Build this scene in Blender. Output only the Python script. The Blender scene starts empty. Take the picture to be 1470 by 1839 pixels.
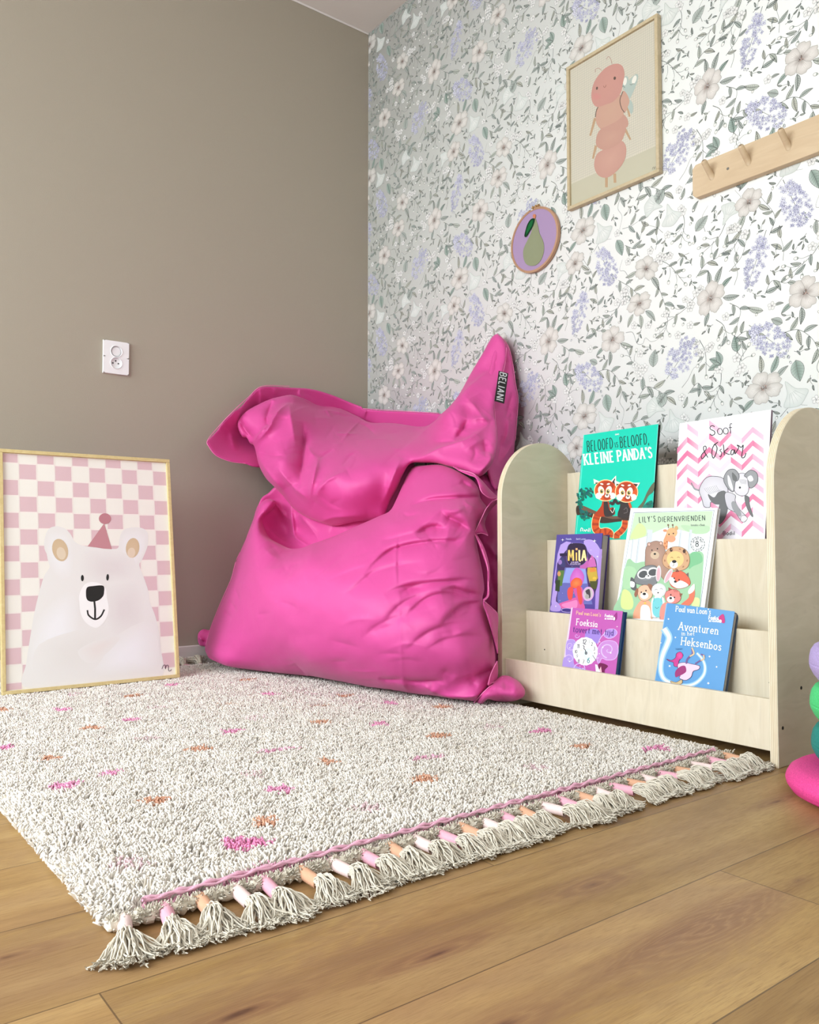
import bpy, bmesh, math, random
import numpy as np
from mathutils import Vector, Matrix
from mathutils.geometry import delaunay_2d_cdt
random.seed(7); rng = np.random.default_rng(7)
S = bpy.context.scene
COL = S.collection
# ------------------------------------------------------------------ camera
cd = bpy.data.cameras.new('camera'); cam = bpy.data.objects.new('camera', cd); COL.objects.link(cam)
cd.sensor_fit = 'VERTICAL'; cd.sensor_height = 36.0; cd.sensor_width = 28.78
cd.lens = 1485.0/1839.0*36.0
cd.clip_start = 0.02
cam.location = (2.913, -2.011, 0.44)
cam.rotation_euler = (math.radians(90+2.256), 0, math.radians(52.467))
S.camera = cam
# ------------------------------------------------------------------ light
S.view_settings.view_transform = 'Standard'; S.view_settings.look = 'None'
S.view_settings.gamma = 1; S.view_settings.use_curve_mapping = False
S.view_settings.exposure = 0.14
wd = bpy.data.worlds.new('daylight'); S.world = wd; wd.use_nodes = True
bg = wd.node_tree.nodes['Background']; bg.inputs[0].default_value = (0.75, 0.88, 1.0, 1); bg.inputs[1].default_value = 1.5
def area(name, loc, rot, sx, sy, power, col, spread=180):
    l = bpy.data.lights.new(name, 'AREA'); l.shape = 'RECTANGLE'; l.size = sx; l.size_y = sy
    l.energy = power; l.color = col; l.spread = math.radians(spread)
    o = bpy.data.objects.new(name, l); o.location = loc; o.rotation_euler = rot; COL.objects.link(o); return o
RX, RY, RH = 4.6, -4.2, 2.675        # room: x 0..RX, y RY..0, height RH
# daylight coming in through the window in the wall opposite the wallpaper
area('window_daylight', (1.60, RY+0.18, 1.42), (math.radians(64), 0, 0), 3.0, 1.5, 138, (0.89, 0.96, 1.0), 172)
# weak fill lamp added on the right, set at an unseen door opening
area('door_side_fill', (RX-0.10, -2.9, 1.1), (0, math.radians(90), 0), 1.9, 0.85, 14, (1.0, 0.97, 0.92))
# ------------------------------------------------------------------ helpers
def lin(c):
    return c/12.92 if c <= 0.04045 else ((c+0.055)/1.055)**2.4
def rgb(r, g, b):
    return (lin(r/255), lin(g/255), lin(b/255), 1.0)
def tag(o, label=None, cat=None, group=None, kind=None):
    if label: o['label'] = label
    if cat: o['category'] = cat
    if group: o['group'] = group
    if kind: o['kind'] = kind
    return o
def empty(name, loc=(0,0,0), rot=(0,0,0), parent=None):
    o = bpy.data.objects.new(name, None); o.location = loc; o.rotation_euler = rot
    o.empty_display_size = 0.05
    COL.objects.link(o)
    if parent: o.parent = parent
    return o
def link(name, me, mats, parent=None, smooth=False):
    if not isinstance(mats, (list, tuple)): mats = [mats]
    me.name = name
    for m in mats: me.materials.append(m)
    o = bpy.data.objects.new(name, me); COL.objects.link(o)
    if parent: o.parent = parent
    if smooth and len(me.polygons): me.polygons.foreach_set('use_smooth', [True]*len(me.polygons))
    return o
def bobj(name, bm, mats, parent=None, smooth=False):
    me = bpy.data.meshes.new(name); bm.normal_update(); bm.to_mesh(me); bm.free()
    return link(name, me, mats, parent, smooth)
def box(bm, lo, hi, bevel=0.0, seg=2, mat=0):
    x0,y0,z0 = lo; x1,y1,z1 = hi
    r = bmesh.ops.create_cube(bm, size=1.0)
    vs = r['verts']
    for v in vs:
        v.co = Vector((x0+(v.co.x+.5)*(x1-x0), y0+(v.co.y+.5)*(y1-y0), z0+(v.co.z+.5)*(z1-z0)))
    es = list({e for v in vs for e in v.link_edges}); fs = list({f for v in vs for f in v.link_faces})
    for f in fs: f.material_index = mat
    if bevel > 0:
        bmesh.ops.bevel(bm, geom=es, offset=bevel, segments=seg, affect='EDGES', profile=0.5)
def tube(bm, pts, rad, seg=10, cap=True, mat=0):
    pts = [Vector(p) for p in pts]
    if not isinstance(rad, (list, tuple)): rad = [rad]*len(pts)
    rings = []; up = Vector((0.13,0.21,0.97))
    for i, p in enumerate(pts):
        t = (pts[min(i+1,len(pts)-1)]-pts[max(i-1,0)]).normalized()
        a = t.cross(up); 
        if a.length < 1e-3: a = t.cross(Vector((1,0,0)))
        a.normalize(); b = t.cross(a).normalized()
        rings.append([bm.verts.new(p+(a*math.cos(2*math.pi*k/seg)+b*math.sin(2*math.pi*k/seg))*rad[i]) for k in range(seg)])
    for i in range(len(rings)-1):
        for k in range(seg):
            f = bm.faces.new((rings[i][k], rings[i][(k+1)%seg], rings[i+1][(k+1)%seg], rings[i+1][k])); f.material_index = mat
    if cap:
        for rr, fl in ((rings[0], True), (rings[-1], False)):
            f = bm.faces.new(rr[::-1] if not fl else rr); f.material_index = mat
def lathe(bm, prof, seg=48, mat=0):
    rings = []
    for r, z in prof:
        if r < 1e-5: rings.append([bm.verts.new((0,0,z))])
        else: rings.append([bm.verts.new((r*math.cos(2*math.pi*k/seg), r*math.sin(2*math.pi*k/seg), z)) for k in range(seg)])
    for i in range(len(rings)-1):
        A, B = rings[i], rings[i+1]
        for k in range(seg):
            a0, a1 = A[k%len(A)], A[(k+1)%len(A)]; b0, b1 = B[k%len(B)], B[(k+1)%len(B)]
            vs = []
            for v in (a0, a1, b1, b0):
                if v not in vs: vs.append(v)
            if len(vs) > 2: bm.faces.new(vs).material_index = mat
# ------------------------------------------------------------------ materials
class NT:
    def __init__(s, name):
        s.m = bpy.data.materials.new(name); s.m.use_nodes = True; s.t = s.m.node_tree; s.n = s.t.nodes; s.l = s.t.links
        s.b = s.n['Principled BSDF']
    def add(s, typ, **kw):
        n = s.n.new(typ)
        for k, v in kw.items():
            if k.startswith('i_'):
                key = k[2:]; key = int(key) if key.isdigit() else key.replace('_', ' ')
                n.inputs[key].default_value = v
            else: setattr(n, k, v)
        return n
    def lk(s, a, b): s.l.new(a, b)
    def coords(s, scale=(1,1,1), rot=(0,0,0), kind='Object'):
        tc = s.add('ShaderNodeTexCoord'); mp = s.add('ShaderNodeMapping')
        mp.inputs['Scale'].default_value = scale; mp.inputs['Rotation'].default_value = rot
        s.lk(tc.outputs[kind], mp.inputs['Vector']); return mp.outputs[0]
    def ramp(s, fac, stops):
        r = s.add('ShaderNodeValToRGB'); e = r.color_ramp.elements
        while len(e) < len(stops): e.new(0.5)
        for k, (p, c) in enumerate(stops): e[k].position = p; e[k].color = c
        s.lk(fac, r.inputs[0]); return r.outputs[0]
    def mix(s, a, b, fac, mode='MIX'):
        m = s.add('ShaderNodeMix', data_type='RGBA', blend_type=mode)
        for sock, v in ((m.inputs[0], fac), (m.inputs[6], a), (m.inputs[7], b)):
            if hasattr(v, 'is_output'): s.lk(v, sock)
            else: sock.default_value = v
        return m.outputs[2]
    def bump(s, h, strength=0.3, dist=0.01):
        b = s.add('ShaderNodeBump'); b.inputs['Strength'].default_value = strength; b.inputs['Distance'].default_value = dist
        s.lk(h, b.inputs['Height']); s.lk(b.outputs[0], s.b.inputs['Normal'])
    def noise(s, vec, scale, detail=4, rough=0.5, dist=0.0):
        n = s.add('ShaderNodeTexNoise'); n.inputs['Scale'].default_value = scale; n.inputs['Detail'].default_value = detail
        n.inputs['Roughness'].default_value = rough; n.inputs['Distortion'].default_value = dist
        s.lk(vec, n.inputs['Vector']); return n.outputs['Fac']
def plain(name, c, rough=0.6, bump=0.0, bscale=200, sheen=0.0, spec=0.5, var=0.04):
    t = NT(name); v = t.coords(); n = t.noise(v, bscale)
    lo = tuple(x*(1-var) for x in c[:3])+(1,); hi = tuple(min(1, x*(1+var)) for x in c[:3])+(1,)
    t.lk(t.mix(lo, hi, n), t.b.inputs['Base Color'])
    t.b.inputs['Roughness'].default_value = rough; t.b.inputs['Specular IOR Level'].default_value = spec
    if sheen: t.b.inputs['Sheen Weight'].default_value = sheen
    if bump: t.bump(n, bump, 0.002)
    return t.m
def painted(name, rough=0.6, spec=0.35, bump=0.0, bscale=300):
    t = NT(name); a = t.add('ShaderNodeVertexColor', layer_name='ink')
    t.lk(a.outputs[0], t.b.inputs['Base Color']); t.b.inputs['Roughness'].default_value = rough
    t.b.inputs['Specular IOR Level'].default_value = spec
    if bump:
        n = t.noise(t.coords(), bscale); t.bump(n, bump, 0.002)
    return t.m
M = {}
M['ink'] = painted('printed_ink', 0.55, 0.35)
M['wall_ink'] = painted('wallpaper_ink', 0.8, 0.2)
M['gloss_ink'] = painted('glossy_cover_ink', 0.3, 0.45)
M['paper'] = plain('wallpaper_white', rgb(240,243,240), 0.75, 0.05, 400, var=0.01, spec=0.3)
M['taupe'] = plain('taupe_wall_paint', rgb(167,159,144), 0.7, 0.12, 260, var=0.02, spec=0.3)
M['white'] = plain('white_paint', rgb(228,224,220), 0.55, 0.04, 200, var=0.01)
M['taupe_far'] = M['taupe']
M['ceil'] = plain('ceiling_white', rgb(220,214,208), 0.8, 0.1, 250, var=0.01)
M['plastic'] = plain('white_plastic', rgb(238,238,240), 0.25, 0, 50, var=0.005)
M['black'] = plain('black', rgb(18,18,18), 0.5)
M['dark'] = plain('dark_hole', rgb(30,26,24), 0.8)
M['steel'] = plain('screw_steel', rgb(120,116,108), 0.35)
M['pages'] = plain('book_pages', rgb(225,220,208), 0.8, 0.2, 600)
# ------------------------------------------------------------------ floor of oak planks along y
KNOTS = [(2.194,-1.159,.030,.11,1.0,9), (2.160,-.640,.026,.10,.8,9), (2.212,-1.432,.026,.13,1.0,9), (2.185,-1.650,.022,.10,1.0,8), (1.937,-1.803,.026,.10,.9,8), (2.355,-1.15,.060,.24,.9,26), (2.35,-1.47,.032,.10,.8,9), (2.349,-.935,.012,.035,.7,5)]
def floor_mat():
    t = NT('oak_plank_floor'); P = 0.198
    tc = t.add('ShaderNodeTexCoord'); sep = t.add('ShaderNodeSeparateXYZ'); t.lk(tc.outputs['Object'], sep.inputs[0])
    def m(op, a, b=None, c=None):
        n = t.add('ShaderNodeMath', operation=op)
        for i, v in enumerate((a, b, c)):
            if v is None: continue
            if hasattr(v, 'is_output'): t.lk(v, n.inputs[i])
            else: n.inputs[i].default_value = v
        return n.outputs[0]
    xs = m('DIVIDE', m('SUBTRACT', sep.outputs[0], 2.07-10*P), P)
    idx = m('FLOOR', xs); fx = m('SUBTRACT', xs, idx)
    # end joints, a plank is 1.29 m long and every row is shifted; row 11 has its joint at y=-0.987
    ys = m('DIVIDE', m('ADD', m('ADD', sep.outputs[1], 0.987), m('MULTIPLY', m('SUBTRACT', idx, 11.0), 0.53)), 1.29)
    iy = m('FLOOR', ys); fy = m('SUBTRACT', ys, iy)
    gx = m('MINIMUM', fx, m('SUBTRACT', 1.0, fx)); gy = m('MINIMUM', fy, m('SUBTRACT', 1.0, fy))
    gapx = m('LESS_THAN', gx, 0.0045); gapy = m('LESS_THAN', gy, 0.0007)
    gap = m('MAXIMUM', gapx, gapy)
    cid = t.add('ShaderNodeCombineXYZ'); t.lk(idx, cid.inputs[0]); t.lk(iy, cid.inputs[1])
    wn = t.add('ShaderNodeTexWhiteNoise', noise_dimensions='3D'); t.lk(cid.outputs[0], wn.inputs['Vector'])
    # grain coordinates, shifted per plank
    off = t.add('ShaderNodeVectorMath', operation='SCALE'); t.lk(wn.outputs['Color'], off.inputs[0]); off.inputs['Scale'].default_value = 7.0
    base = t.add('ShaderNodeVectorMath', operation='ADD'); t.lk(tc.outputs['Object'], base.inputs[0]); t.lk(off.outputs[0], base.inputs[1])
    def mapped(sc):
        mp = t.add('ShaderNodeMapping'); mp.inputs['Scale'].default_value = sc; t.lk(base.outputs[0], mp.inputs['Vector']); return mp.outputs[0]
    fine = t.noise(mapped((95, 5.0, 1)), 6.0, 7, 0.66, 0.3)
    mid = t.noise(mapped((9, 0.9, 1)), 2.2, 4, 0.55, 0.6)
    # cathedral figure: rings of a distorted field
    fld = t.noise(mapped((5.0, 0.95, 1)), 1.15, 2, 0.45, 0.5)
    ring = m('ABSOLUTE', m('SINE', m('MULTIPLY', fld, 105.0)))
    ringm = m('MULTIPLY', ring, t.ramp(fld, [(0.50,(0,0,0,1)), (0.62,(1,1,1,1))]))
    big = t.noise(mapped((2.4, 0.5, 1)), 1.6, 3, 0.5, 0.2)
    c = t.ramp(mid, [(0.28, rgb(134,100,54)), (0.48, rgb(162,128,76)), (0.72, rgb(180,148,94))])
    c = t.mix(c, rgb(158,124,92), t.ramp(big, [(0.48,(0,0,0,1)), (0.70,(0.75,0.75,0.75,1))]))
    c = t.mix(c, rgb(128,96,60), t.ramp(fine, [(0.46,(0,0,0,1)), (0.70,(0.62,0.62,0.62,1))]))
    c = t.mix(c, rgb(138,106,76), m('MULTIPLY', ringm, 0.33))
    # knots
    vo = t.add('ShaderNodeTexVoronoi'); t.lk(mapped((3.4, 1.35, 1)), vo.inputs['Vector']); vo.inputs['Scale'].default_value = 1.35
    kn = t.ramp(vo.outputs['Distance'], [(0.0,(1,1,1,1)), (0.045,(0.5,0.5,0.5,1)), (0.11,(0,0,0,1))])
    c = t.mix(c, rgb(98,68,44), m('MULTIPLY', kn, 0.75))
    # knots and the flame figure that can be made out in the photographed planks: (x, y, half width, half length, strength, rings)
    for (kx, ky, ra, rb, st, rings) in KNOTS:
        dx = m('DIVIDE', m('SUBTRACT', sep.outputs[0], kx), ra); dy = m('DIVIDE', m('SUBTRACT', sep.outputs[1], ky), rb)
        warp = m('MULTIPLY', m('SUBTRACT', mid, 0.5), 1.3)
        d = m('ADD', m('SQRT', m('ADD', m('MULTIPLY', dx, dx), m('MULTIPLY', dy, dy))), warp)
        halo = t.ramp(d, [(0.0,(1,1,1,1)), (1.0,(0,0,0,1))])
        rg_ = m('POWER', m('ABSOLUTE', m('SINE', m('ADD', m('MULTIPLY', d, rings), m('MULTIPLY', fine, 1.2)))), 0.7)
        c = t.mix(c, rgb(148,108,76), m('MULTIPLY', halo, 0.50*st)); c = t.mix(c, rgb(122,86,58), m('MULTIPLY', m('MULTIPLY', rg_, halo), 0.85*st))
        core = t.ramp(d, [(0.0,(1,1,1,1)), (0.13,(0,0,0,1))])
        if ra < .05: c = t.mix(c, rgb(84,54,36), m('MULTIPLY', core, 0.85*st))
    # per plank tone
    hs = t.add('ShaderNodeHueSaturation'); t.lk(c, hs.inputs['Color']); hs.inputs['Saturation'].default_value = 1.0
    val = t.add('ShaderNodeMapRange'); t.lk(wn.outputs['Value'], val.inputs[0]); val.inputs[3].default_value = 0.86; val.inputs[4].default_value = 1.12
    t.lk(val.outputs[0], hs.inputs['Value'])
    c = t.mix(hs.outputs[0], rgb(84,62,40), m('MULTIPLY', gap, 0.75))
    t.lk(c, t.b.inputs['Base Color'])
    t.lk(t.ramp(fine, [(0.3,(0.40,0.40,0.40,1)), (0.7,(0.52,0.52,0.52,1))]), t.b.inputs['Roughness'])
    hgt = m('SUBTRACT', m('MULTIPLY', fine, 0.25), m('MULTIPLY', gap, 1.0))
    t.bump(hgt, 0.22, 0.002)
    return t.m
def slab(name, lo, hi, mat, kind='structure'):
    bm = bmesh.new(); box(bm, lo, hi); return tag(bobj(name, bm, mat), kind=kind)
slab('floor', (-0.12, RY-0.12, -0.1), (RX+0.12, 0.12, 0.0), floor_mat())
slab('ceiling', (-0.12, RY-0.12, RH), (RX+0.12, 0.12, RH+0.1), M['ceil'])
slab('wall_left', (-0.12, RY-0.12, 0), (0, 0.12, RH), M['taupe'])
# front wall (behind the camera) with its window opening, back right wall with its door opening
def wall_with_hole(name, axis, pos, a0, a1, h0, h1, w0, w1, z0, z1, mat, t_=0.12):
    bm = bmesh.new()
    def bb(u0, u1, v0, v1):
        if axis == 'y': box(bm, (u0, pos-t_, v0), (u1, pos, v1))
        else: box(bm, (pos, u0, v0), (pos+t_, u1, v1))
    bb(a0, w0, h0, h1); bb(w1, a1, h0, h1)
    if z0 > h0: bb(w0, w1, h0, z0)
    bb(w0, w1, z1, h1)
    return tag(bobj(name, bm, mat), kind='structure')
wall_with_hole('wall_front', 'y', RY, -0.12, RX+0.12, 0, RH, 0.2, 3.3, 0.65, 2.25, M['taupe'])
wall_with_hole('wall_back', 'x', RX, RY, 0.12, 0, RH, -3.35, -2.45, 0.0, 2.1, M['white'])
wf = empty('window_1', (1.75, RY-0.06, 0.65)); tag(wf, kind='structure')
bm = bmesh.new()
for (x0, x1) in ((-1.55,-1.49), (-0.55,-0.49), (0.49,0.55), (1.49,1.55)): box(bm, (x0,-0.03,0), (x1,0.03,1.6), 0.004)
for (z0, z1) in ((0,0.06), (1.54,1.6)): box(bm, (-1.55,-0.03,z0), (1.55,0.03,z1), 0.004)
bobj('window_frame', bm, M['white'], wf)
bm = bmesh.new(); box(bm, (-1.6,-0.02,-0.03), (1.6,0.2,0.0), 0.004); bobj('window_sill', bm, M['white'], wf)
gt = NT('window_glass'); gt.b.inputs['Transmission Weight'].default_value = 1; gt.b.inputs['Roughness'].default_value = 0.0
bm = bmesh.new()
for x0, x1 in ((-1.49,-0.55), (-0.49,0.49), (0.55,1.49)): box(bm, (x0,-0.004,0.06), (x1,0.004,1.54))
bobj('window_pane', bm, gt.m, wf)
df = empty('door_1', (RX+0.06, -3.35, 0)); tag(df, kind='structure')
bm = bmesh.new()
box(bm, (-0.08,-0.05,0), (-0.06,0.03,2.14), 0.003); box(bm, (-0.08,0.87,0), (-0.06,0.95,2.14), 0.003); box(bm, (-0.08,-0.05,2.07), (-0.06,0.95,2.15), 0.003)
bobj('door_casing', bm, M['white'], df)
# baseboards
def baseboard(name, lo, hi):
    bm = bmesh.new(); box(bm, lo, hi, 0.003, 2); return tag(bobj(name, bm, M['white']), kind='structure')
baseboard('baseboard_left', (0.0005, RY+0.001, 0.0), (0.014, -0.0005, 0.070))
baseboard('baseboard_right', (0.0145, -0.014, 0.0), (RX-0.001, -0.0005, 0.070))
baseboard('baseboard_front', (0.0145, RY+0.0005, 0.0), (RX-0.001, RY+0.014, 0.070))
# caulk line where the ceiling meets the painted wall
bm = bmesh.new(); box(bm, (0.0004, RY+0.001, RH-0.008), (0.006, -0.0005, RH-0.0003), 0.002); tag(bobj('trim_1', bm, M['white']), kind='structure')
# ------------------------------------------------------------------ flat artwork: coloured shapes printed on a surface
def homography(src, dst):
    A = []; B = []
    for (x, y), (u, v) in zip(src, dst):
        A.append([x, y, 1, 0, 0, 0, -u*x, -u*y]); B.append(u)
        A.append([0, 0, 0, x, y, 1, -v*x, -v*y]); B.append(v)
    h = np.linalg.solve(np.array(A, float), np.array(B, float))
    return np.append(h, 1).reshape(3, 3)
def arc(cx, cy, rx, ry=None, a0=0, a1=360, n=20, rot=0):
    ry = rx if ry is None else ry; r = math.radians(rot); out = []
    for k in range(n+1):
        a = math.radians(a0+(a1-a0)*k/n); x = rx*math.cos(a); y = ry*math.sin(a)
        out.append((cx+x*math.cos(r)-y*math.sin(r), cy+x*math.sin(r)+y*math.cos(r)))
    return out
def smooth(pts, n=6, closed=False):
    P = [np.array(p, float) for p in pts]; N = len(P); out = []
    rngi = range(N if closed else N-1)
    for i in rngi:
        p0 = P[(i-1) % N] if closed or i > 0 else P[0]*2-P[1]
        p1 = P[i]; p2 = P[(i+1) % N]
        p3 = P[(i+2) % N] if closed or i+2 < N else P[-1]*2-P[-2]
        for k in range(n):
            t = k/n
            out.append(tuple(0.5*((2*p1)+(-p0+p2)*t+(2*p0-5*p1+4*p2-p3)*t*t+(-p0+3*p1-3*p2+p3)*t**3)))
    if not closed: out.append(tuple(P[-1]))
    return out
class Art:
    """collects flat coloured polygons; `H` turns drawing coordinates into metres on the surface (u right, v up)"""
    def __init__(s, H=None, step=0.00004, base=0.0002):
        s.H = H; s.V = []; s.F = []; s.C = []; s.L = base; s.step = step; s.T = (0, 0, 1.0); s.fixed = None
    def zoom(s, ox, oy, sc): s.T = (ox, oy, sc); return s
    def _tr(s, pts):
        ox, oy, sc = s.T; P = np.array([(ox+p[0]/sc, oy+p[1]/sc) for p in pts])
        if s.H is None: return P
        q = np.c_[P, np.ones(len(P))] @ s.H.T
        return q[:, :2]/q[:, 2:3]
    def lay(s):
        s.L += s.step
        return s.fixed if s.fixed is not None else s.L
    def raw(s, pts, faces, cols, layer=None):
        L = s.lay() if layer is None else layer; P = s._tr(pts); b = len(s.V)
        for p in P: s.V.append((p[0], p[1], L))
        for f in faces: s.F.append([b+i for i in f])
        if isinstance(cols, tuple): cols = [cols]*len(P)
        s.C.extend(cols)
    def poly(s, pts, col, col2=None, layer=None):
        """col2: colour towards the last-drawn end (vertical blend in drawing space), a printed wash"""
        if col2 is None: s.raw(pts, [list(range(len(pts)))], col, layer); return
        ys = [p[1] for p in pts]; a, b = min(ys), max(ys)
        cx = sum(p[0] for p in pts)/len(pts); cy = sum(p[1] for p in pts)/len(pts)
        allp = list(pts)+[(cx, cy)]
        cols = [tuple(col[k]+(col2[k]-col[k])*((p[1]-a)/(b-a+1e-9)) for k in range(4)) for p in allp]
        n = len(pts); s.raw(allp, [[i, (i+1) % n, n] for i in range(n)], cols, layer)
    def radial(s, pts, cin, cout, ctr=None, layer=None):
        n = len(pts)
        if ctr is None: ctr = (sum(p[0] for p in pts)/n, sum(p[1] for p in pts)/n)
        s.raw(list(pts)+[ctr], [[i, (i+1) % n, n] for i in range(n)], [cout]*n+[cin], layer)
    def ell(s, cx, cy, rx, ry, col, rot=0, n=24, cin=None):
        p = arc(cx, cy, rx, ry, 0, 360, n, rot)[:-1]
        s.radial(p, cin, col) if cin else s.poly(p, col)
    def blob(s, pts, col, line=None, w=1.0, n=5, cin=None, col2=None):
        p = smooth(pts, n, True)
        if cin: s.radial(p, cin, col)
        else: s.poly(p, col, col2)
        if line: s.stroke(p+[p[0]], w, line)
    def stroke(s, pts, w, col, w2=None, taper=False, layer=None, col2=None):
        P = [np.array(p, float) for p in pts]; n = len(P)
        if n < 2: return
        V = []; cs = []
        for i in range(n):
            a = P[max(i-1, 0)]; b = P[min(i+1, n-1)]; d = b-a; l = np.hypot(*d)
            if l < 1e-9: d = np.array([1., 0]); l = 1
            nn = np.array([-d[1], d[0]])/l; t = i/(n-1)
            ww = w if w2 is None else w+(w2-w)*t
            if taper: ww *= max(0.15, math.sin(math.pi*min(max(t, 0.04), 0.96)))
            V += [tuple(P[i]+nn*ww/2), tuple(P[i]-nn*ww/2)]
            c = col if col2 is None else tuple(col[k]+(col2[k]-col[k])*t for k in range(4)); cs += [c, c]
        s.raw(V, [[2*i, 2*i+1, 2*i+3, 2*i+2] for i in range(n-1)], cs, layer)
    def curve(s, pts, w, col, w2=None, taper=False, n=6): s.stroke(smooth(pts, n), w, col, w2, taper)
    def star(s, x, y, r, col, k=4, rot=0, inner=0.35):
        s.poly([(x+(r if i % 2 == 0 else r*inner)*math.cos(math.radians(rot+i*180/k)), y+(r if i % 2 == 0 else r*inner)*math.sin(math.radians(rot+i*180/k))) for i in range(2*k)], col)
    def text(s, txt, x, y, size, col, w=0.10, wid=1.0, serif=False, track=0.14, ang=0.0, slant=0.0, bend=0.0, fit=None):
        """hand-lettered text; drawing space has y down, (x,y) = left end of the baseline"""
        ca, sa = math.cos(math.radians(ang)), -math.sin(math.radians(ang)); cx = 0.0
        jobs = []
        for ch in txt:
            if ch == ' ': cx += 0.38*wid; continue
            gw, gl = GLYPH.get(ch, GLYPH['l'])
            for g in gl: jobs.append(([((cx+px*wid), py) for px, py in g], False))
            if serif:
                for g in gl:
                    for e, f in ((g[0], g[1]), (g[-1], g[-2])):
                        if abs(e[1]-f[1]) > 0.9*abs(e[0]-f[0])*0.5 and min(abs(e[1]), abs(e[1]-1), abs(e[1]-.62), abs(e[1]+.3)) < 0.03 and len(g) < 6:
                            jobs.append(([(cx+e[0]*wid-0.12, e[1]), (cx+e[0]*wid+0.12, e[1])], True))
            cx += gw*wid+track
        kx = 1.0 if fit is None else fit/(max(cx-track, .01)*size)
        for g, sf in jobs:
            q = []
            for px, py in g:
                X = (px*kx+slant*py)*size; Y = py*size + bend*(px*kx*size)**2
                q.append((x+X*ca+Y*sa, y+X*sa-Y*ca))
            L = s.L; s.stroke(q, w*size*(0.7 if sf else 1.0), col)
        return cx*size
    def mesh(s, name, mat, parent=None, matrix=None):
        me = bpy.data.meshes.new(name); me.from_pydata(s.V, [], s.F)
        at = me.color_attributes.new('ink', 'FLOAT_COLOR', 'POINT')
        at.data.foreach_set('color', np.array(s.C, dtype=np.float32).ravel())
        o = link(name, me, mat, parent)
        # all faces look outwards (+z of the drawing)
        flip = [p for p in me.polygons if p.normal.z < 0]
        if flip:
            bm = bmesh.new(); bm.from_mesh(me); bmesh.ops.reverse_faces(bm, faces=[f for f in bm.faces if f.normal.z < 0]); bm.to_mesh(me); bm.free()
        if matrix is not None: me.transform(matrix)
        return o
def A_(*a, **k): return arc(*a, **k)
x6 = .62
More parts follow.
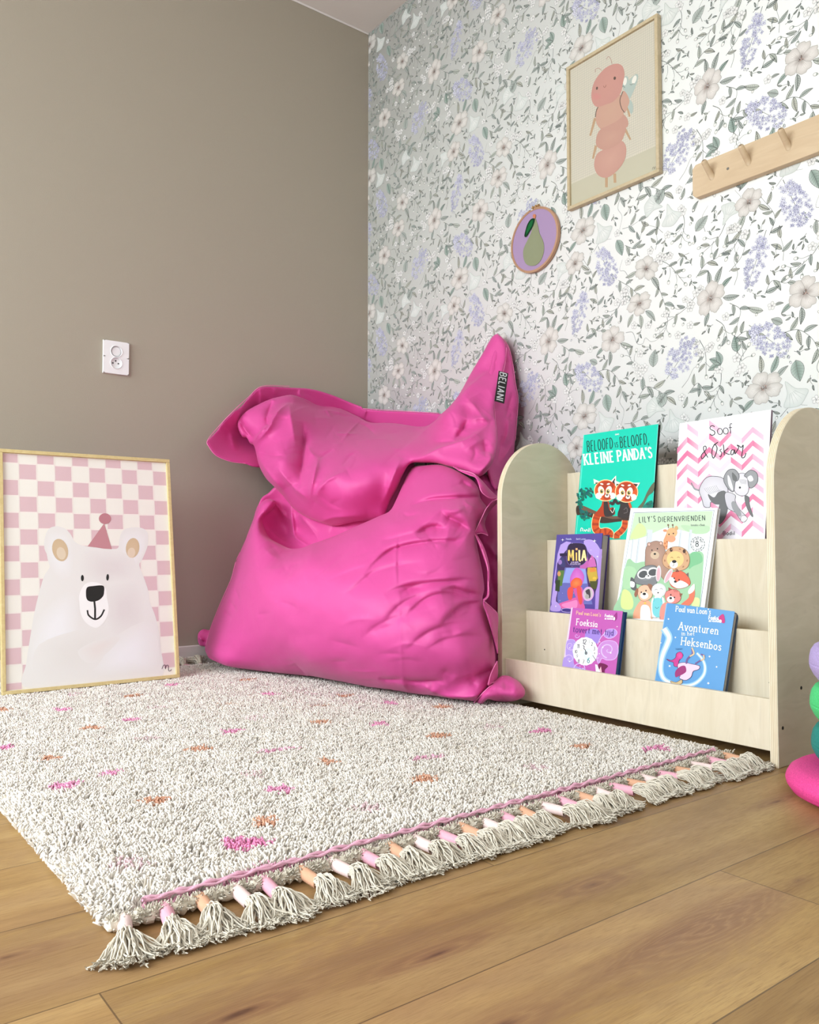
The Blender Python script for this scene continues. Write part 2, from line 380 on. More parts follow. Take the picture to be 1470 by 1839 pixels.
GLYPH = {
 'A': (.7, [[(0,0),(.35,1)],[(.35,1),(.7,0)],[(.13,.35),(.57,.35)]]),
 'B': (.6, [[(0,0),(0,1)],[(0,1),(.3,1),(.5,.93),(.54,.77),(.48,.6),(.3,.53),(0,.53)],[(.3,.53),(.52,.45),(.6,.27),(.52,.08),(.3,0),(0,0)]]),
 'D': (.65, [[(0,0),(0,1)],[(0,1),(.25,1),(.5,.88),(.65,.6),(.65,.4),(.5,.12),(.25,0),(0,0)]]),
 'E': (.5, [[(0,0),(0,1)],[(0,1),(.5,1)],[(0,.53),(.4,.53)],[(0,0),(.5,0)]]),
 'F': (.5, [[(0,0),(0,1)],[(0,1),(.5,1)],[(0,.53),(.4,.53)]]),
 'H': (.65, [[(0,0),(0,1)],[(.65,0),(.65,1)],[(0,.52),(.65,.52)]]),
 'I': (.08, [[(.04,0),(.04,1)]]),
 'K': (.6, [[(0,0),(0,1)],[(0,.4),(.55,1)],[(.18,.58),(.6,0)]]),
 'L': (.48, [[(0,0),(0,1)],[(0,0),(.48,0)]]),
 'M': (.8, [[(0,0),(.06,1)],[(.06,1),(.4,.3),(.74,1)],[(.74,1),(.8,0)]]),
 'N': (.65, [[(0,0),(0,1)],[(0,1),(.65,0)],[(.65,0),(.65,1)]]),
 'O': (.7, [A_(.35,.5,.35,.5,90,450,20)]),
 'P': (.58, [[(0,0),(0,1)],[(0,1),(.3,1),(.52,.92),(.58,.75),(.52,.56),(.3,.48),(0,.48)]]),
 'R': (.6, [[(0,0),(0,1)],[(0,1),(.3,1),(.5,.93),(.56,.76),(.5,.58),(.3,.5),(0,.5)],[(.28,.5),(.6,0)]]),
 'S': (.52, [[(.5,.84),(.42,.96),(.26,1),(.09,.94),(.02,.78),(.08,.62),(.26,.53),(.44,.43),(.52,.26),(.45,.08),(.27,0),(.09,.04),(0,.17)]]),
 'V': (.68, [[(0,1),(.34,0)],[(.34,0),(.68,1)]]),
 'Y': (.66, [[(0,1),(.33,.5)],[(.66,1),(.33,.5)],[(.33,.5),(.33,0)]]),
 'a': (.48, [A_(.22,.29,.22,.29,0,360,14), [(.44,.58),(.44,0)]]),
 'b': (.48, [[(.02,1),(.02,0)], A_(.25,.3,.22,.29,0,360,14)]),
 'd': (.48, [A_(.22,.3,.22,.29,0,360,14), [(.45,1),(.45,0)]]),
 'e': (.46, [[(.02,.32),(.44,.32)]+A_(.23,.31,.22,.30,5,320,14)]),
 'f': (.34, [[(.34,.93),(.26,1),(.17,.95),(.13,.8),(.13,.3),(.13,0)],[(0,.6),(.3,.6)]]),
 'h': (.46, [[(.02,0),(.02,1)],[(.02,.4),(.1,.56),(.24,.62),(.38,.54),(.42,.38),(.42,.2),(.42,0)],[(.42,.1),(.42,0)]]),
 'i': (.1, [[(.05,0),(.05,.6)],[(.03,.8),(.05,.9),(.07,.8)]]),
 'j': (.18, [[(.12,.6),(.12,-.1),(.06,-.25),(-.06,-.27)],[(.10,.8),(.12,.9),(.14,.8)]]),
 'k': (.44, [[(.02,0),(.02,1)],[(.02,.25),(.38,.6)],[(.14,.36),(.44,0)]]),
 'l': (.1, [[(.05,0),(.05,1)]]),
 'm': (.72, [[(.02,0),(.02,.62)],[(.02,.42),(.1,.58),(.2,.62),(.31,.56),(.35,.42),(.35,0)],[(.35,.42),(.43,.58),(.53,.62),(.64,.56),(.68,.42),(.68,0)],[(.35,.1),(.35,0)],[(.68,.1),(.68,0)]]),
 'n': (.46, [[(.02,0),(.02,.62)],[(.02,.4),(.1,.56),(.24,.62),(.38,.54),(.42,.38),(.42,0)],[(.42,.1),(.42,0)]]),
 'o': (.48, [A_(.24,.3,.24,.31,90,450,16)]),
 'r': (.32, [[(.02,0),(.02,.62)],[(.02,.38),(.1,.55),(.2,.62),(.32,.6)]]),
 's': (.38, [[(.36,.5),(.28,.61),(.16,.62),(.04,.55),(.04,.43),(.14,.35),(.26,.3),(.36,.2),(.33,.06),(.2,0),(.07,.02),(0,.12)]]),
 't': (.32, [[(.13,.92),(.13,.15),(.18,.03),(.3,.02)],[(0,.6),(.3,.6)]]),
 'u': (.46, [[(.02,.62),(.02,.2),(.08,.05),(.2,0),(.33,.06),(.42,.22)],[(.42,.62),(.42,0)]]),
 'v': (.46, [[(0,.62),(.23,0)],[(.23,0),(.46,.62)]]),
 "'": (.08, [[(.05,1.0),(.02,.76)]]),
 ',': (.1, [[(.06,.08),(0,-.16)]]),
 '1': (.26, [[(0,.78),(.16,1),(.16,0)]]),
 '2': (.46, [[(.02,.76),(.1,.94),(.24,1),(.4,.93),(.44,.74),(.36,.52),(0,0)],[(0,0),(.46,0)]]),
 '3': (.44, [[(.02,.9),(.2,1),(.4,.9),(.38,.66),(.16,.54)],[(.16,.54),(.4,.46),(.44,.2),(.24,0),(0,.08)]]),
 '4': (.46, [[(.36,0),(.36,1),(0,.3),(.46,.3)]]),
 '6': (.46, [[(.38,1),(.12,.7),(.02,.35)], A_(.23,.28,.22,.28,0,360,14)]),
 '7': (.44, [[(0,1),(.44,1),(.14,0)]]),
 '8': (.46, [A_(.23,.75,.19,.24,0,360,14), A_(.23,.26,.23,.26,0,360,14)]),
 '9': (.46, [A_(.23,.72,.22,.28,0,360,14), [(.45,.68),(.4,.3),(.15,0)]]),
 '0': (.5, [A_(.25,.5,.24,.5,0,360,16)]),
 '&': (.6, [[(.6,.3),(.4,.05),(.2,0),(.02,.1),(.02,.3),(.2,.5),(.38,.7),(.38,.9),(.26,1),(.14,.9),(.16,.7),(.6,0)]]),
}
# ------------------------------------------------------------------ wallpaper: botanical repeat, 0.594 x 0.592 m, printed on the wall
TW, TH = 0.594, 0.592
wp = Art(step=0.0)
r_ = random.Random(3)
def jl(base, sp=0.00012): return base + r_.random()*sp
OUT = [rgb(98,104,102), rgb(84,90,88), rgb(116,118,114), rgb(66,72,70)]
LEAF = [(rgb(194,200,194), rgb(146,154,148)), (rgb(208,212,204), rgb(156,164,154)), (rgb(194,202,197), rgb(146,156,150)), (rgb(212,216,206), rgb(160,160,148))]
GREEN = (rgb(184,197,190), rgb(126,146,136))
def mixc(a, b, t): return tuple(a[k]+(b[k]-a[k])*t for k in range(4))
def leaf(x, y, ang, L, W=None, tone=None, curl=0.25, lines=True):
    L = L*1.12
    W = W or L*0.34; tone = tone or r_.choice(LEAF); a = math.radians(ang); ca, sa = math.cos(a), math.sin(a)
    c = curl*(1 if r_.random() < .5 else -1)
    def pt(t, s):
        cx = t*L; cy = c*L*t*(t-1)*-1.0 + s
        return (x+cx*ca-cy*sa, y+cx*sa+cy*ca)
    N = 8; up = []; dn = []; md = []
    for k in range(N+1):
        t = k/N; h = W/2*math.sin(math.pi*t**0.8)**0.9 if 0 < t < 1 else 0
        up.append(pt(t, h)); dn.append(pt(t, -h*0.9)); md.append(pt(t, 0))
    z = jl(0.0006); li, dk = tone
    V = up+md+dn; F = []; n = N+1
    for k in range(N):
        F += [[k, k+1, n+k+1, n+k], [n+k, n+k+1, 2*n+k+1, 2*n+k]]
    cols = [mixc(li, dk, 0.25+0.5*r_.random()*0) for _ in up]+[dk]*n+[li]*n
    wp.raw(V, F, cols, z)
    o = r_.choice(OUT)
    wp.stroke(up, 0.0011, o, layer=z+0.00008); wp.stroke(dn, 0.0010, o, layer=z+0.00008)
    wp.stroke(md, 0.0011, o, layer=z+0.0001)
    if lines and L > 0.02:
        for k in range(2, N-1):
            wp.stroke([md[k], up[k+1]], 0.0005, o, layer=z+0.00009); wp.stroke([md[k], dn[k+1]], 0.0005, o, layer=z+0.00009)
def stem(pts, w=0.0019, col=None):
    wp.stroke(smooth(pts, 5), w, col or r_.choice(OUT), w*0.6, layer=jl(0.0003))
def bud(x, y, ang, L=0.012, col=None):
    col = col or rgb(222,222,218); a = math.radians(ang)
    p = arc(x+math.cos(a)*L*.5, y+math.sin(a)*L*.5, L*.5, L*.32, 0, 360, 10, ang)
    z = jl(0.0007); wp.radial(p[:-1], rgb(236,235,232), col, layer=z); wp.stroke(p, 0.0007, r_.choice(OUT), layer=z+0.0001)
    g = [(x, y), (x+math.cos(a+.7)*L*.5, y+math.sin(a+.7)*L*.5), (x+math.cos(a)*L*.3, y+math.sin(a)*L*.3), (x+math.cos(a-.7)*L*.5, y+math.sin(a-.7)*L*.5)]
    wp.poly(g, rgb(130,144,134), layer=z+0.00015)
def flower(x, y, R, n=5, rot=0, pink=0.0, squash=1.0, sq_ang=0):
    edge = mixc(rgb(196,195,189), rgb(202,192,188), pink); inn = mixc(rgb(226,225,220), rgb(228,220,216), pink); dk = rgb(150,138,134)
    sa = math.radians(sq_ang); cs, sn = math.cos(sa), math.sin(sa)
    def S(p):
        dx, dy = p[0]-x, p[1]-y; u = dx*cs+dy*sn; v = (-dx*sn+dy*cs)*squash
        return (x+u*cs-v*sn, y+u*sn+v*cs)
    z0 = jl(0.0009, 0.0003)
    for k in range(n):
        a = math.radians(rot+360*k/n+r_.uniform(-8, 8)); z = z0+0.00006*k
        P = []
        for j in range(15):
            t = -1+2*j/14; rr = R*(0.38+0.62*(1-abs(t)**3.4))*(1+0.045*math.sin(t*9+k)+0.03*math.cos(t*17)); aa = a+t*0.80*(5/n)
            P.append((x+rr*math.cos(aa), y+rr*math.sin(aa)))
        P = [(x+R*.06*math.cos(a), y+R*.06*math.sin(a))]+P
        Q = [S(p) for p in P]; c0 = S((x+R*.55*math.cos(a), y+R*.55*math.sin(a)))
        nq = len(Q); wp.raw(Q+[c0], [[i, (i+1) % nq, nq] for i in range(nq)], [dk]+[edge]*(nq-1)+[inn], z)
        wp.stroke(Q+[Q[0]], 0.0008, rgb(150,146,140), layer=z+0.00003)
        for t in (-.5, -.25, 0, .25, .5):
            aa = a+t*0.55*(5/n)
            wp.stroke([S((x+R*.12*math.cos(a+t*.3), y+R*.12*math.sin(a+t*.3))), S((x+R*(.72-abs(t)*.2)*math.cos(aa), y+R*(.72-abs(t)*.2)*math.sin(aa)))], 0.0008, rgb(172,167,160), 0.0004, layer=z+0.00002)
    z = z0+0.00006*n+0.00004
    for k in range(14):
        a = r_.uniform(0, 6.28); rr = R*r_.uniform(.05, .22); q = S((x+rr*math.cos(a), y+rr*math.sin(a)))
        wp.stroke([S((x, y)), q], 0.0006, rgb(140,126,118), layer=z)
        wp.poly(arc(q[0], q[1], .0013, .0013, 0, 360, 6)[:-1], rgb(186,152,140) if k % 2 else rgb(116,104,98), layer=z+0.00005)
def lilac(x, y, L, W, ang, n=46):
    a = math.radians(ang); ca, sa = math.cos(a), math.sin(a)
    stem([(x-ca*L*.55, y-sa*L*.55), (x, y), (x+ca*L*.4, y+sa*L*.4)], 0.0015)
    n = int(n*1.7)
    for k in range(n):
        t = r_.random()**0.85; s = r_.uniform(-1, 1); wdt = W/2*math.sin(math.pi*(0.12+0.80*(1-t)))**0.8 if t < .95 else W*.08
        u = (t-.45)*L; v = s*wdt; fx, fy = x+u*ca-v*sa, y+u*sa+v*ca; R = r_.uniform(.0055, .0085)*(1.05-.35*t)
        z = 0.0008+0.0004*k/n; rot = r_.uniform(0, 90)
        b = r_.random(); c = mixc(rgb(186,187,212), rgb(222,223,234), b); ln = mixc(rgb(118,120,146), rgb(146,148,168), b)
        for q in range(4):
            aa = math.radians(rot+90*q); P = arc(fx+math.cos(aa)*R*.5, fy+math.sin(aa)*R*.5, R*.5, R*.33, 0, 360, 8, math.degrees(aa))
            wp.poly(P[:-1], c, layer=z); wp.stroke(P, 0.0005, ln, layer=z+0.00001)
        wp.poly(arc(fx, fy, .0011, .0011, 0, 360, 6)[:-1], rgb(78,80,112), layer=z+0.00002)
    for k in range(7):
        t = r_.uniform(.75, 1.15); v = r_.uniform(-.12, .12)*L; u = (t-.45)*L
        bud(x+u*ca-v*sa, y+u*sa+v*ca, ang+r_.uniform(-40, 40), .008, rgb(208,208,222))
def small_flower(x, y, R=0.011):
    z = jl(0.0008)
    for k in range(5):
        a = 72*k+r_.uniform(0, 20); ar = math.radians(a)
        P = arc(x+math.cos(ar)*R*.55, y+math.sin(ar)*R*.55, R*.5, R*.42, 0, 360, 9, a)
        wp.radial(P[:-1], rgb(236,236,234), rgb(214,214,212), layer=z+k*.00002); wp.stroke(P, .0006, rgb(148,150,148), layer=z+k*.00002+.00001)
    for k in range(5):
        a = r_.uniform(0, 6.28); wp.stroke([(x, y), (x+R*.4*math.cos(a), y+R*.4*math.sin(a))], .0005, rgb(110,112,110), layer=z+.0002)
def spray(x, y, ang, L=0.11, n=4, m=3):
    """forked twig with small blossoms at one end and buds at the tips"""
    a = math.radians(ang); ca, sa = math.cos(a), math.sin(a)
    def P(u, v): return (x+u*ca-v*sa, y+u*sa+v*ca)
    stem([P(-L*.5, -.01), P(-L*.1, .004), P(L*.5, 0)], .0016, OUT[3])
    for k in range(m):
        u = L*(.05+.45*k/m); sd = 1 if k % 2 else -1; v = sd*r_.uniform(.016, .026)
        stem([P(u-.012, 0), P(u+.004, v*.5), P(u+.01, v)], .0011, OUT[1]); bud(*P(u+.01, v), ang+sd*40, .013)
    bud(*P(L*.5, 0), ang, .014)
    for k in range(n):
        small_flower(*P(-L*.42+r_.uniform(-.022, .03), r_.uniform(-.024, .024)), r_.uniform(.009, .013))
    for k in range(2): leaf(*P(-L*.1+k*.03, 0), ang+r_.choice([-50, 55]), .026)
def vine(pts, L=0.03, both=True, n=7, tone=None):
    s = smooth(pts, 8); wp.stroke(s, .0015, OUT[0], .0008, layer=jl(.0003))
    for k in range(n):
        i = int((k+0.5)/n*(len(s)-2)); p, q = s[i], s[i+1]; t = math.degrees(math.atan2(q[1]-p[1], q[0]-p[0]))
        leaf(p[0], p[1], t+(48 if k % 2 else -48)+r_.uniform(-8, 8), L*r_.uniform(.8, 1.15), tone=tone)
    leaf(s[-1][0], s[-1][1], math.degrees(math.atan2(s[-1][1]-s[-2][1], s[-1][0]-s[-2][0])), L)
def tendril(pts): wp.stroke(smooth(pts, 7), .0012, OUT[1], .0005, layer=jl(.0003))
def trumpet(x, y, ang, R=.032):
    a = math.radians(ang); ca, sa = math.cos(a), math.sin(a)
    def P(u, v): return (x+u*ca-v*sa, y+u*sa+v*ca)
    pts = smooth([P(-R*1.2, 0), P(-R*.3, R*.35), P(R*.35, R*1.05), P(R*.75, R*.6), P(R, .0), P(R*.75, -R*.6), P(R*.35, -R*1.05), P(-R*.3, -R*.35)], 4, True)
    z = jl(.0009); wp.radial(pts, rgb(226,228,225), rgb(204,210,206), layer=z); wp.stroke(pts+[pts[0]], .0008, rgb(170,176,172), layer=z+.0001)
    for v in (-.7, -.35, 0, .35, .7): wp.stroke([P(-R*.2, v*R*.3), P(R*.65, v*R)], .0009, rgb(170,178,174), .0004, layer=z+.00008)
# big blossoms with their leaves (positions measured on the wall)
for (x, y, R, n, rot, pk, sq, sa, ls) in (
    (1.164, 1.340, .040, 5, 20, .3, .85, 30, [200, 330, 250]), (1.435, 1.250, .043, 5, 0, .15, .82, -25, [300, 20, 180]),
    (1.409, 1.151, .043, 5, 50, .3, .8, 10, [230, 275, 310, 150]), (1.643, 1.111, .048, 5, 15, .35, .85, 60, [62, 95, 350, 262, 30]),
    (1.198, 0.844, .050, 5, 40, .2, .82, 15, [100, 60, 30, 225]), (1.309, 1.064, .045, 5, 70, .35, .9, 0, [210, 255, 330])):
    for a in ls:
        ar = math.radians(a); leaf(x+R*.8*math.cos(ar), y+R*.8*math.sin(ar), a+r_.uniform(-12, 12), r_.uniform(.032, .046), tone=GREEN if r_.random() < .22 else None)
    flower(x, y, R, n, rot, pk, sq, sa)
lilac(1.211, 0.968, .125, .075, -42, 56); lilac(1.184, 1.182, .135, .055, -112, 46)
lilac(1.285, 1.300, .130, .075, -68, 58); lilac(1.545, 0.962, .120, .085, 48, 56)
spray(1.553, 1.100, 205, .12, 7, 3); spray(1.520, 1.225, -50, .13, 6, 4); spray(1.622, .955, -85, .10, 7, 2)
spray(1.317, 1.150, 215, .11, 7, 3); spray(1.385, .985, 120, .09, 6, 2); spray(1.68, 1.02, -70, .07, 0, 3); spray(1.50, 1.07, 250, .06, 1, 3)
spray(1.125, 1.245, 235, .08, 2, 3); spray(1.66, 1.27, 215, .09, 4, 3); spray(1.56, 1.335, -100, .09, 2, 4)
spray(1.66, .86, -115, .10, 1, 4); spray(1.14, .93, 60, .06, 3, 2)
vine([(1.205, 1.085), (1.225, 1.115), (1.262, 1.10), (1.285, 1.115)], .030, n=6)
vine([(1.25, .975), (1.29, .975), (1.325, .945), (1.345, .90)], .034, n=7)
vine([(1.118, .985), (1.15, 1.0), (1.18, .985)], .028, n=4)
vine([(1.22, 1.235), (1.235, 1.28), (1.20, 1.34)], .027, n=5)
vine([(1.40, .87), (1.43, .90), (1.47, .885), (1.50, .86)], .036, n=6)
vine([(1.335, 1.24), (1.375, 1.21), (1.40, 1.185)], .030, n=4, tone=None)
vine([(1.475, 1.19), (1.49, 1.15), (1.50, 1.12)], .028, n=4); vine([(1.70, 1.085), (1.73, 1.06), (1.72, 1.02)], .026, n=3)
vine([(1.60, 1.18), (1.63, 1.21), (1.67, 1.22), (1.71, 1.25)], .032, n=6); vine([(1.57, .86), (1.60, .885), (1.62, .86)], .03, n=4)
vine([(1.36, 1.34), (1.40, 1.32), (1.42, 1.36)], .03, n=4); vine([(1.70, 1.17), (1.735, 1.20), (1.75, 1.24)], .026, n=4)
for (x, y, a, L, w) in ((1.50, .872, -140, .055, .038), (1.283, .90, -80, .050, .036), (1.455, .955, 80, .045, .032), (1.25, 1.0, 150, .03, .02), (1.72, .95, 100, .04, .028), (1.33, 1.365, -70, .05, .03), (1.60, 1.31, 40, .045, .03)):
    leaf(x, y, a, L, w, tone=r_.choice([GREEN, LEAF[2]]), curl=.1)
for a in (150, 110, 195): leaf(1.672, .925, a, .036, .02, tone=GREEN)
trumpet(1.275, .815, -60, .034); trumpet(1.46, .835, 160, .03); trumpet(1.52, 1.38, -75, .032); trumpet(1.70, 1.33, 60, .028)
tendril([(1.36, 1.075), (1.385, 1.07), (1.40, 1.035), (1.42, 1.03), (1.43, 1.045), (1.45, 1.03), (1.475, 1.035), (1.48, 1.06)])
tendril([(1.345, .90), (1.335, .87), (1.35, .84), (1.34, .80)]); tendril([(1.43, .90), (1.415, .93), (1.435, .95)])
tendril([(1.55, .88), (1.57, .90), (1.59, .93), (1.61, .925)]); tendril([(1.38, 1.22), (1.36, 1.26), (1.34, 1.27), (1.35, 1.30)])
tendril([(1.70, 1.28), (1.73, 1.30), (1.74, 1.35), (1.72, 1.385)]); tendril([(1.12, 1.13), (1.13, 1.16), (1.12, 1.2), (1.135, 1.23)])
tendril([(1.63, 1.30), (1.62, 1.34), (1.64, 1.37)]); tendril([(1.24, 1.355), (1.27, 1.38), (1.31, 1.375)])

# smaller sprigs fill what is still blank in the repeat
occ = np.zeros((60, 60), bool)
for v in wp.V: occ[int(v[0] % TW/TW*60) % 60, int(v[1] % TH/TH*60) % 60] = True
for rad in (3, 2, 2, 1, 1):
    cand = [(i, j) for i in range(60) for j in range(60)]; r_.shuffle(cand)
    for i, j in cand:
        sub = [(i+a) % 60 for a in range(-rad, rad+1)]; sb = [(j+b) % 60 for b in range(-rad, rad+1)]
        if occ[np.ix_(sub, sb)].sum() > (4 if rad == 3 else 1): continue
        x, y = 1.17+((i+.5)/60*TW-1.17) % TW, .80+((j+.5)/60*TH-.80) % TH
        a = r_.uniform(0, 360); ar = math.radians(a); n0 = len(wp.V); k = r_.random()
        L = (0, .013, .021, .030)[rad]
        if k < .6:
            x0, y0 = x-math.cos(ar)*L, y-math.sin(ar)*L
            stem([(x0, y0), (x+math.sin(ar)*.004, y-math.cos(ar)*.004), (x-x0+x, y-y0+y)], .0012)
            leaf(x, y, a+50, L*1.05); leaf(x-math.cos(ar)*.006, y-math.sin(ar)*.006, a-55, L*1.05); leaf(2*x-x0, 2*y-y0, a, L)
        elif k < .8: small_flower(x, y, .011); leaf(x+.008, y, a, L)
        else: leaf(x-math.cos(ar)*L*.6, y-math.sin(ar)*L*.6, a, L*1.4); bud(x, y-.008, a+90, .010)
        for v in wp.V[n0:]: occ[int(v[0] % TW/TW*60) % 60, int(v[1] % TH/TH*60) % 60] = True
# lay the repeats over the wall x 0..2.75, z 0..RH as one printed surface
tv = np.array(wp.V); tcx = np.array(wp.C); flat = np.array([i for f in wp.F for i in f]); lens = np.array([len(f) for f in wp.F])
starts = np.concatenate([[0], np.cumsum(lens)[:-1]])
fcx = np.add.reduceat(tv[flat, 0], starts)/lens; fcz = np.add.reduceat(tv[flat, 1], starts)/lens
VV = []; CC = []; FI = []; LN = []; base = 0
for i in range(-3, 4):
    for j in range(-3, 4):
        dx, dz = i*TW, j*TH; keep = (fcx+dx > 0.004) & (fcx+dx < 2.5) & (fcz+dz > 0.08) & (fcz+dz < RH-0.004)
        if not keep.any(): continue
        loop_keep = np.repeat(keep, lens); idx = flat[loop_keep]; used, inv = np.unique(idx, return_inverse=True)
        v = tv[used]; VV.append(np.c_[v[:, 0]+dx, -v[:, 2]*.35, v[:, 1]+dz]); CC.append(tcx[used]); FI.append(inv+base); LN.append(lens[keep]); base += len(used)
VV = np.concatenate(VV); CC = np.concatenate(CC); FI = np.concatenate(FI); LN = np.concatenate(LN)
# the wall itself: front face of the slab plus the printed motifs
bv = np.array([(-0.0, 0, 0), (RX, 0, 0), (RX, 0, RH), (0, 0, RH), (0, .12, 0), (RX, .12, 0), (RX, .12, RH), (0, .12, RH)], float)
bf = [[0,1,2,3], [5,4,7,6], [4,0,3,7], [1,5,6,2], [3,2,6,7], [4,5,1,0]]
nb = len(bv); allv = np.r_[bv, VV]; loops = np.r_[np.array(bf).ravel(), FI+nb]; lt = np.r_[np.full(6, 4), LN]
me = bpy.data.meshes.new('wall_right'); me.vertices.add(len(allv)); me.vertices.foreach_set('co', allv.astype(np.float32).ravel())
me.loops.add(len(loops)); me.loops.foreach_set('vertex_index', loops.astype(np.int32))
me.polygons.add(len(lt)); me.polygons.foreach_set('loop_start', np.concatenate([[0], np.cumsum(lt)[:-1]]).astype(np.int32)); me.polygons.foreach_set('loop_total', lt.astype(np.int32))
me.polygons.foreach_set('material_index', np.r_[np.zeros(6), np.ones(len(LN))].astype(np.int32))
me.update(calc_edges=True); me.validate()
at = me.color_attributes.new('ink', 'FLOAT_COLOR', 'POINT'); at.data.foreach_set('color', np.r_[np.ones((nb, 4)), CC].astype(np.float32).ravel())
wr = link('wall_right', me, [M['paper'], M['wall_ink']]); tag(wr, kind='structure')
print('wallpaper faces', len(lt))
# ------------------------------------------------------------------ rug
RX0, RX1, RY0, RY1, RZ = 0.140, 1.952, -1.702, -0.445, 0.027
rug = empty('rug', ((RX0+RX1)/2, (RY0+RY1)/2, 0)); RO = np.array(rug.location)
tag(rug, 'cream shaggy rug with pink and orange specks and tasselled ends', 'rug')
M['weave'] = plain('rug_weave', rgb(236,232,222), 0.95, 0.4, 500, sheen=0.2)
M['pile'] = painted('rug_pile_wool', 0.95, 0.15); M['pile'].node_tree.nodes['Principled BSDF'].inputs['Sheen Weight'].default_value = 0.25
M['tassel_yarn'] = plain('tassel_cotton_yarn', rgb(218,210,193), 0.95, 0.3, 900, sheen=0.2, var=0.08)
bm = bmesh.new(); box(bm, (RX0-RO[0], RY0-RO[1], 0.001), (RX1-RO[0], RY1-RO[1], 0.010), 0.004)
bobj('backing', bm, M['weave'], rug)
SPOTS = [(1.399,-1.601,'p'),(1.814,-1.629,'l'),(1.186,-1.571,'o'),(1.369,-1.512,'p'),(0.964,-1.424,'o'),(0.615,-1.548,'o'),(1.042,-1.625,'p'),(0.706,-1.418,'p'),(0.624,-1.216,'o'),(0.517,-1.068,'p'),(0.501,-1.334,'l'),(0.934,-1.323,'p'),(1.143,-1.362,'l'),(1.574,-1.504,'o'),(1.294,-1.313,'o'),(1.193,-1.191,'p'),(0.891,-1.055,'s3'),(0.824,-1.217,'l'),(1.644,-1.315,'p'),(1.777,-1.414,'o'),(1.84,-1.478,'P'),(1.403,-1.186,'s'),(1.54,-1.152,'o'),(1.533,-1.311,'l'),(1.815,-1.253,'l'),(0.83,-0.905,'p'),(0.574,-0.842,'o'),(0.98,-0.753,'o'),(1.228,-0.981,'o'),(1.057,-0.877,'s3'),(1.086,-1.082,'l'),(1.332,-0.886,'p'),(1.136,-0.711,'p'),(1.262,-0.634,'o'),(1.634,-0.988,'s'),(1.504,-0.85,'o'),(1.745,-1.082,'o'),(1.611,-0.638,'p'),(1.755,-0.674,'o'),(1.863,-0.563,'p'),(1.511,-0.701,'l'),(1.81,-0.867,'l'),(0.896,-0.805,'l')]
PC = {'p': rgb(240,158,196), 'P': rgb(240,146,190), 'o': rgb(220,164,134), 'l': rgb(230,198,202), 's': rgb(240,176,202), 's3': rgb(218,182,160)}
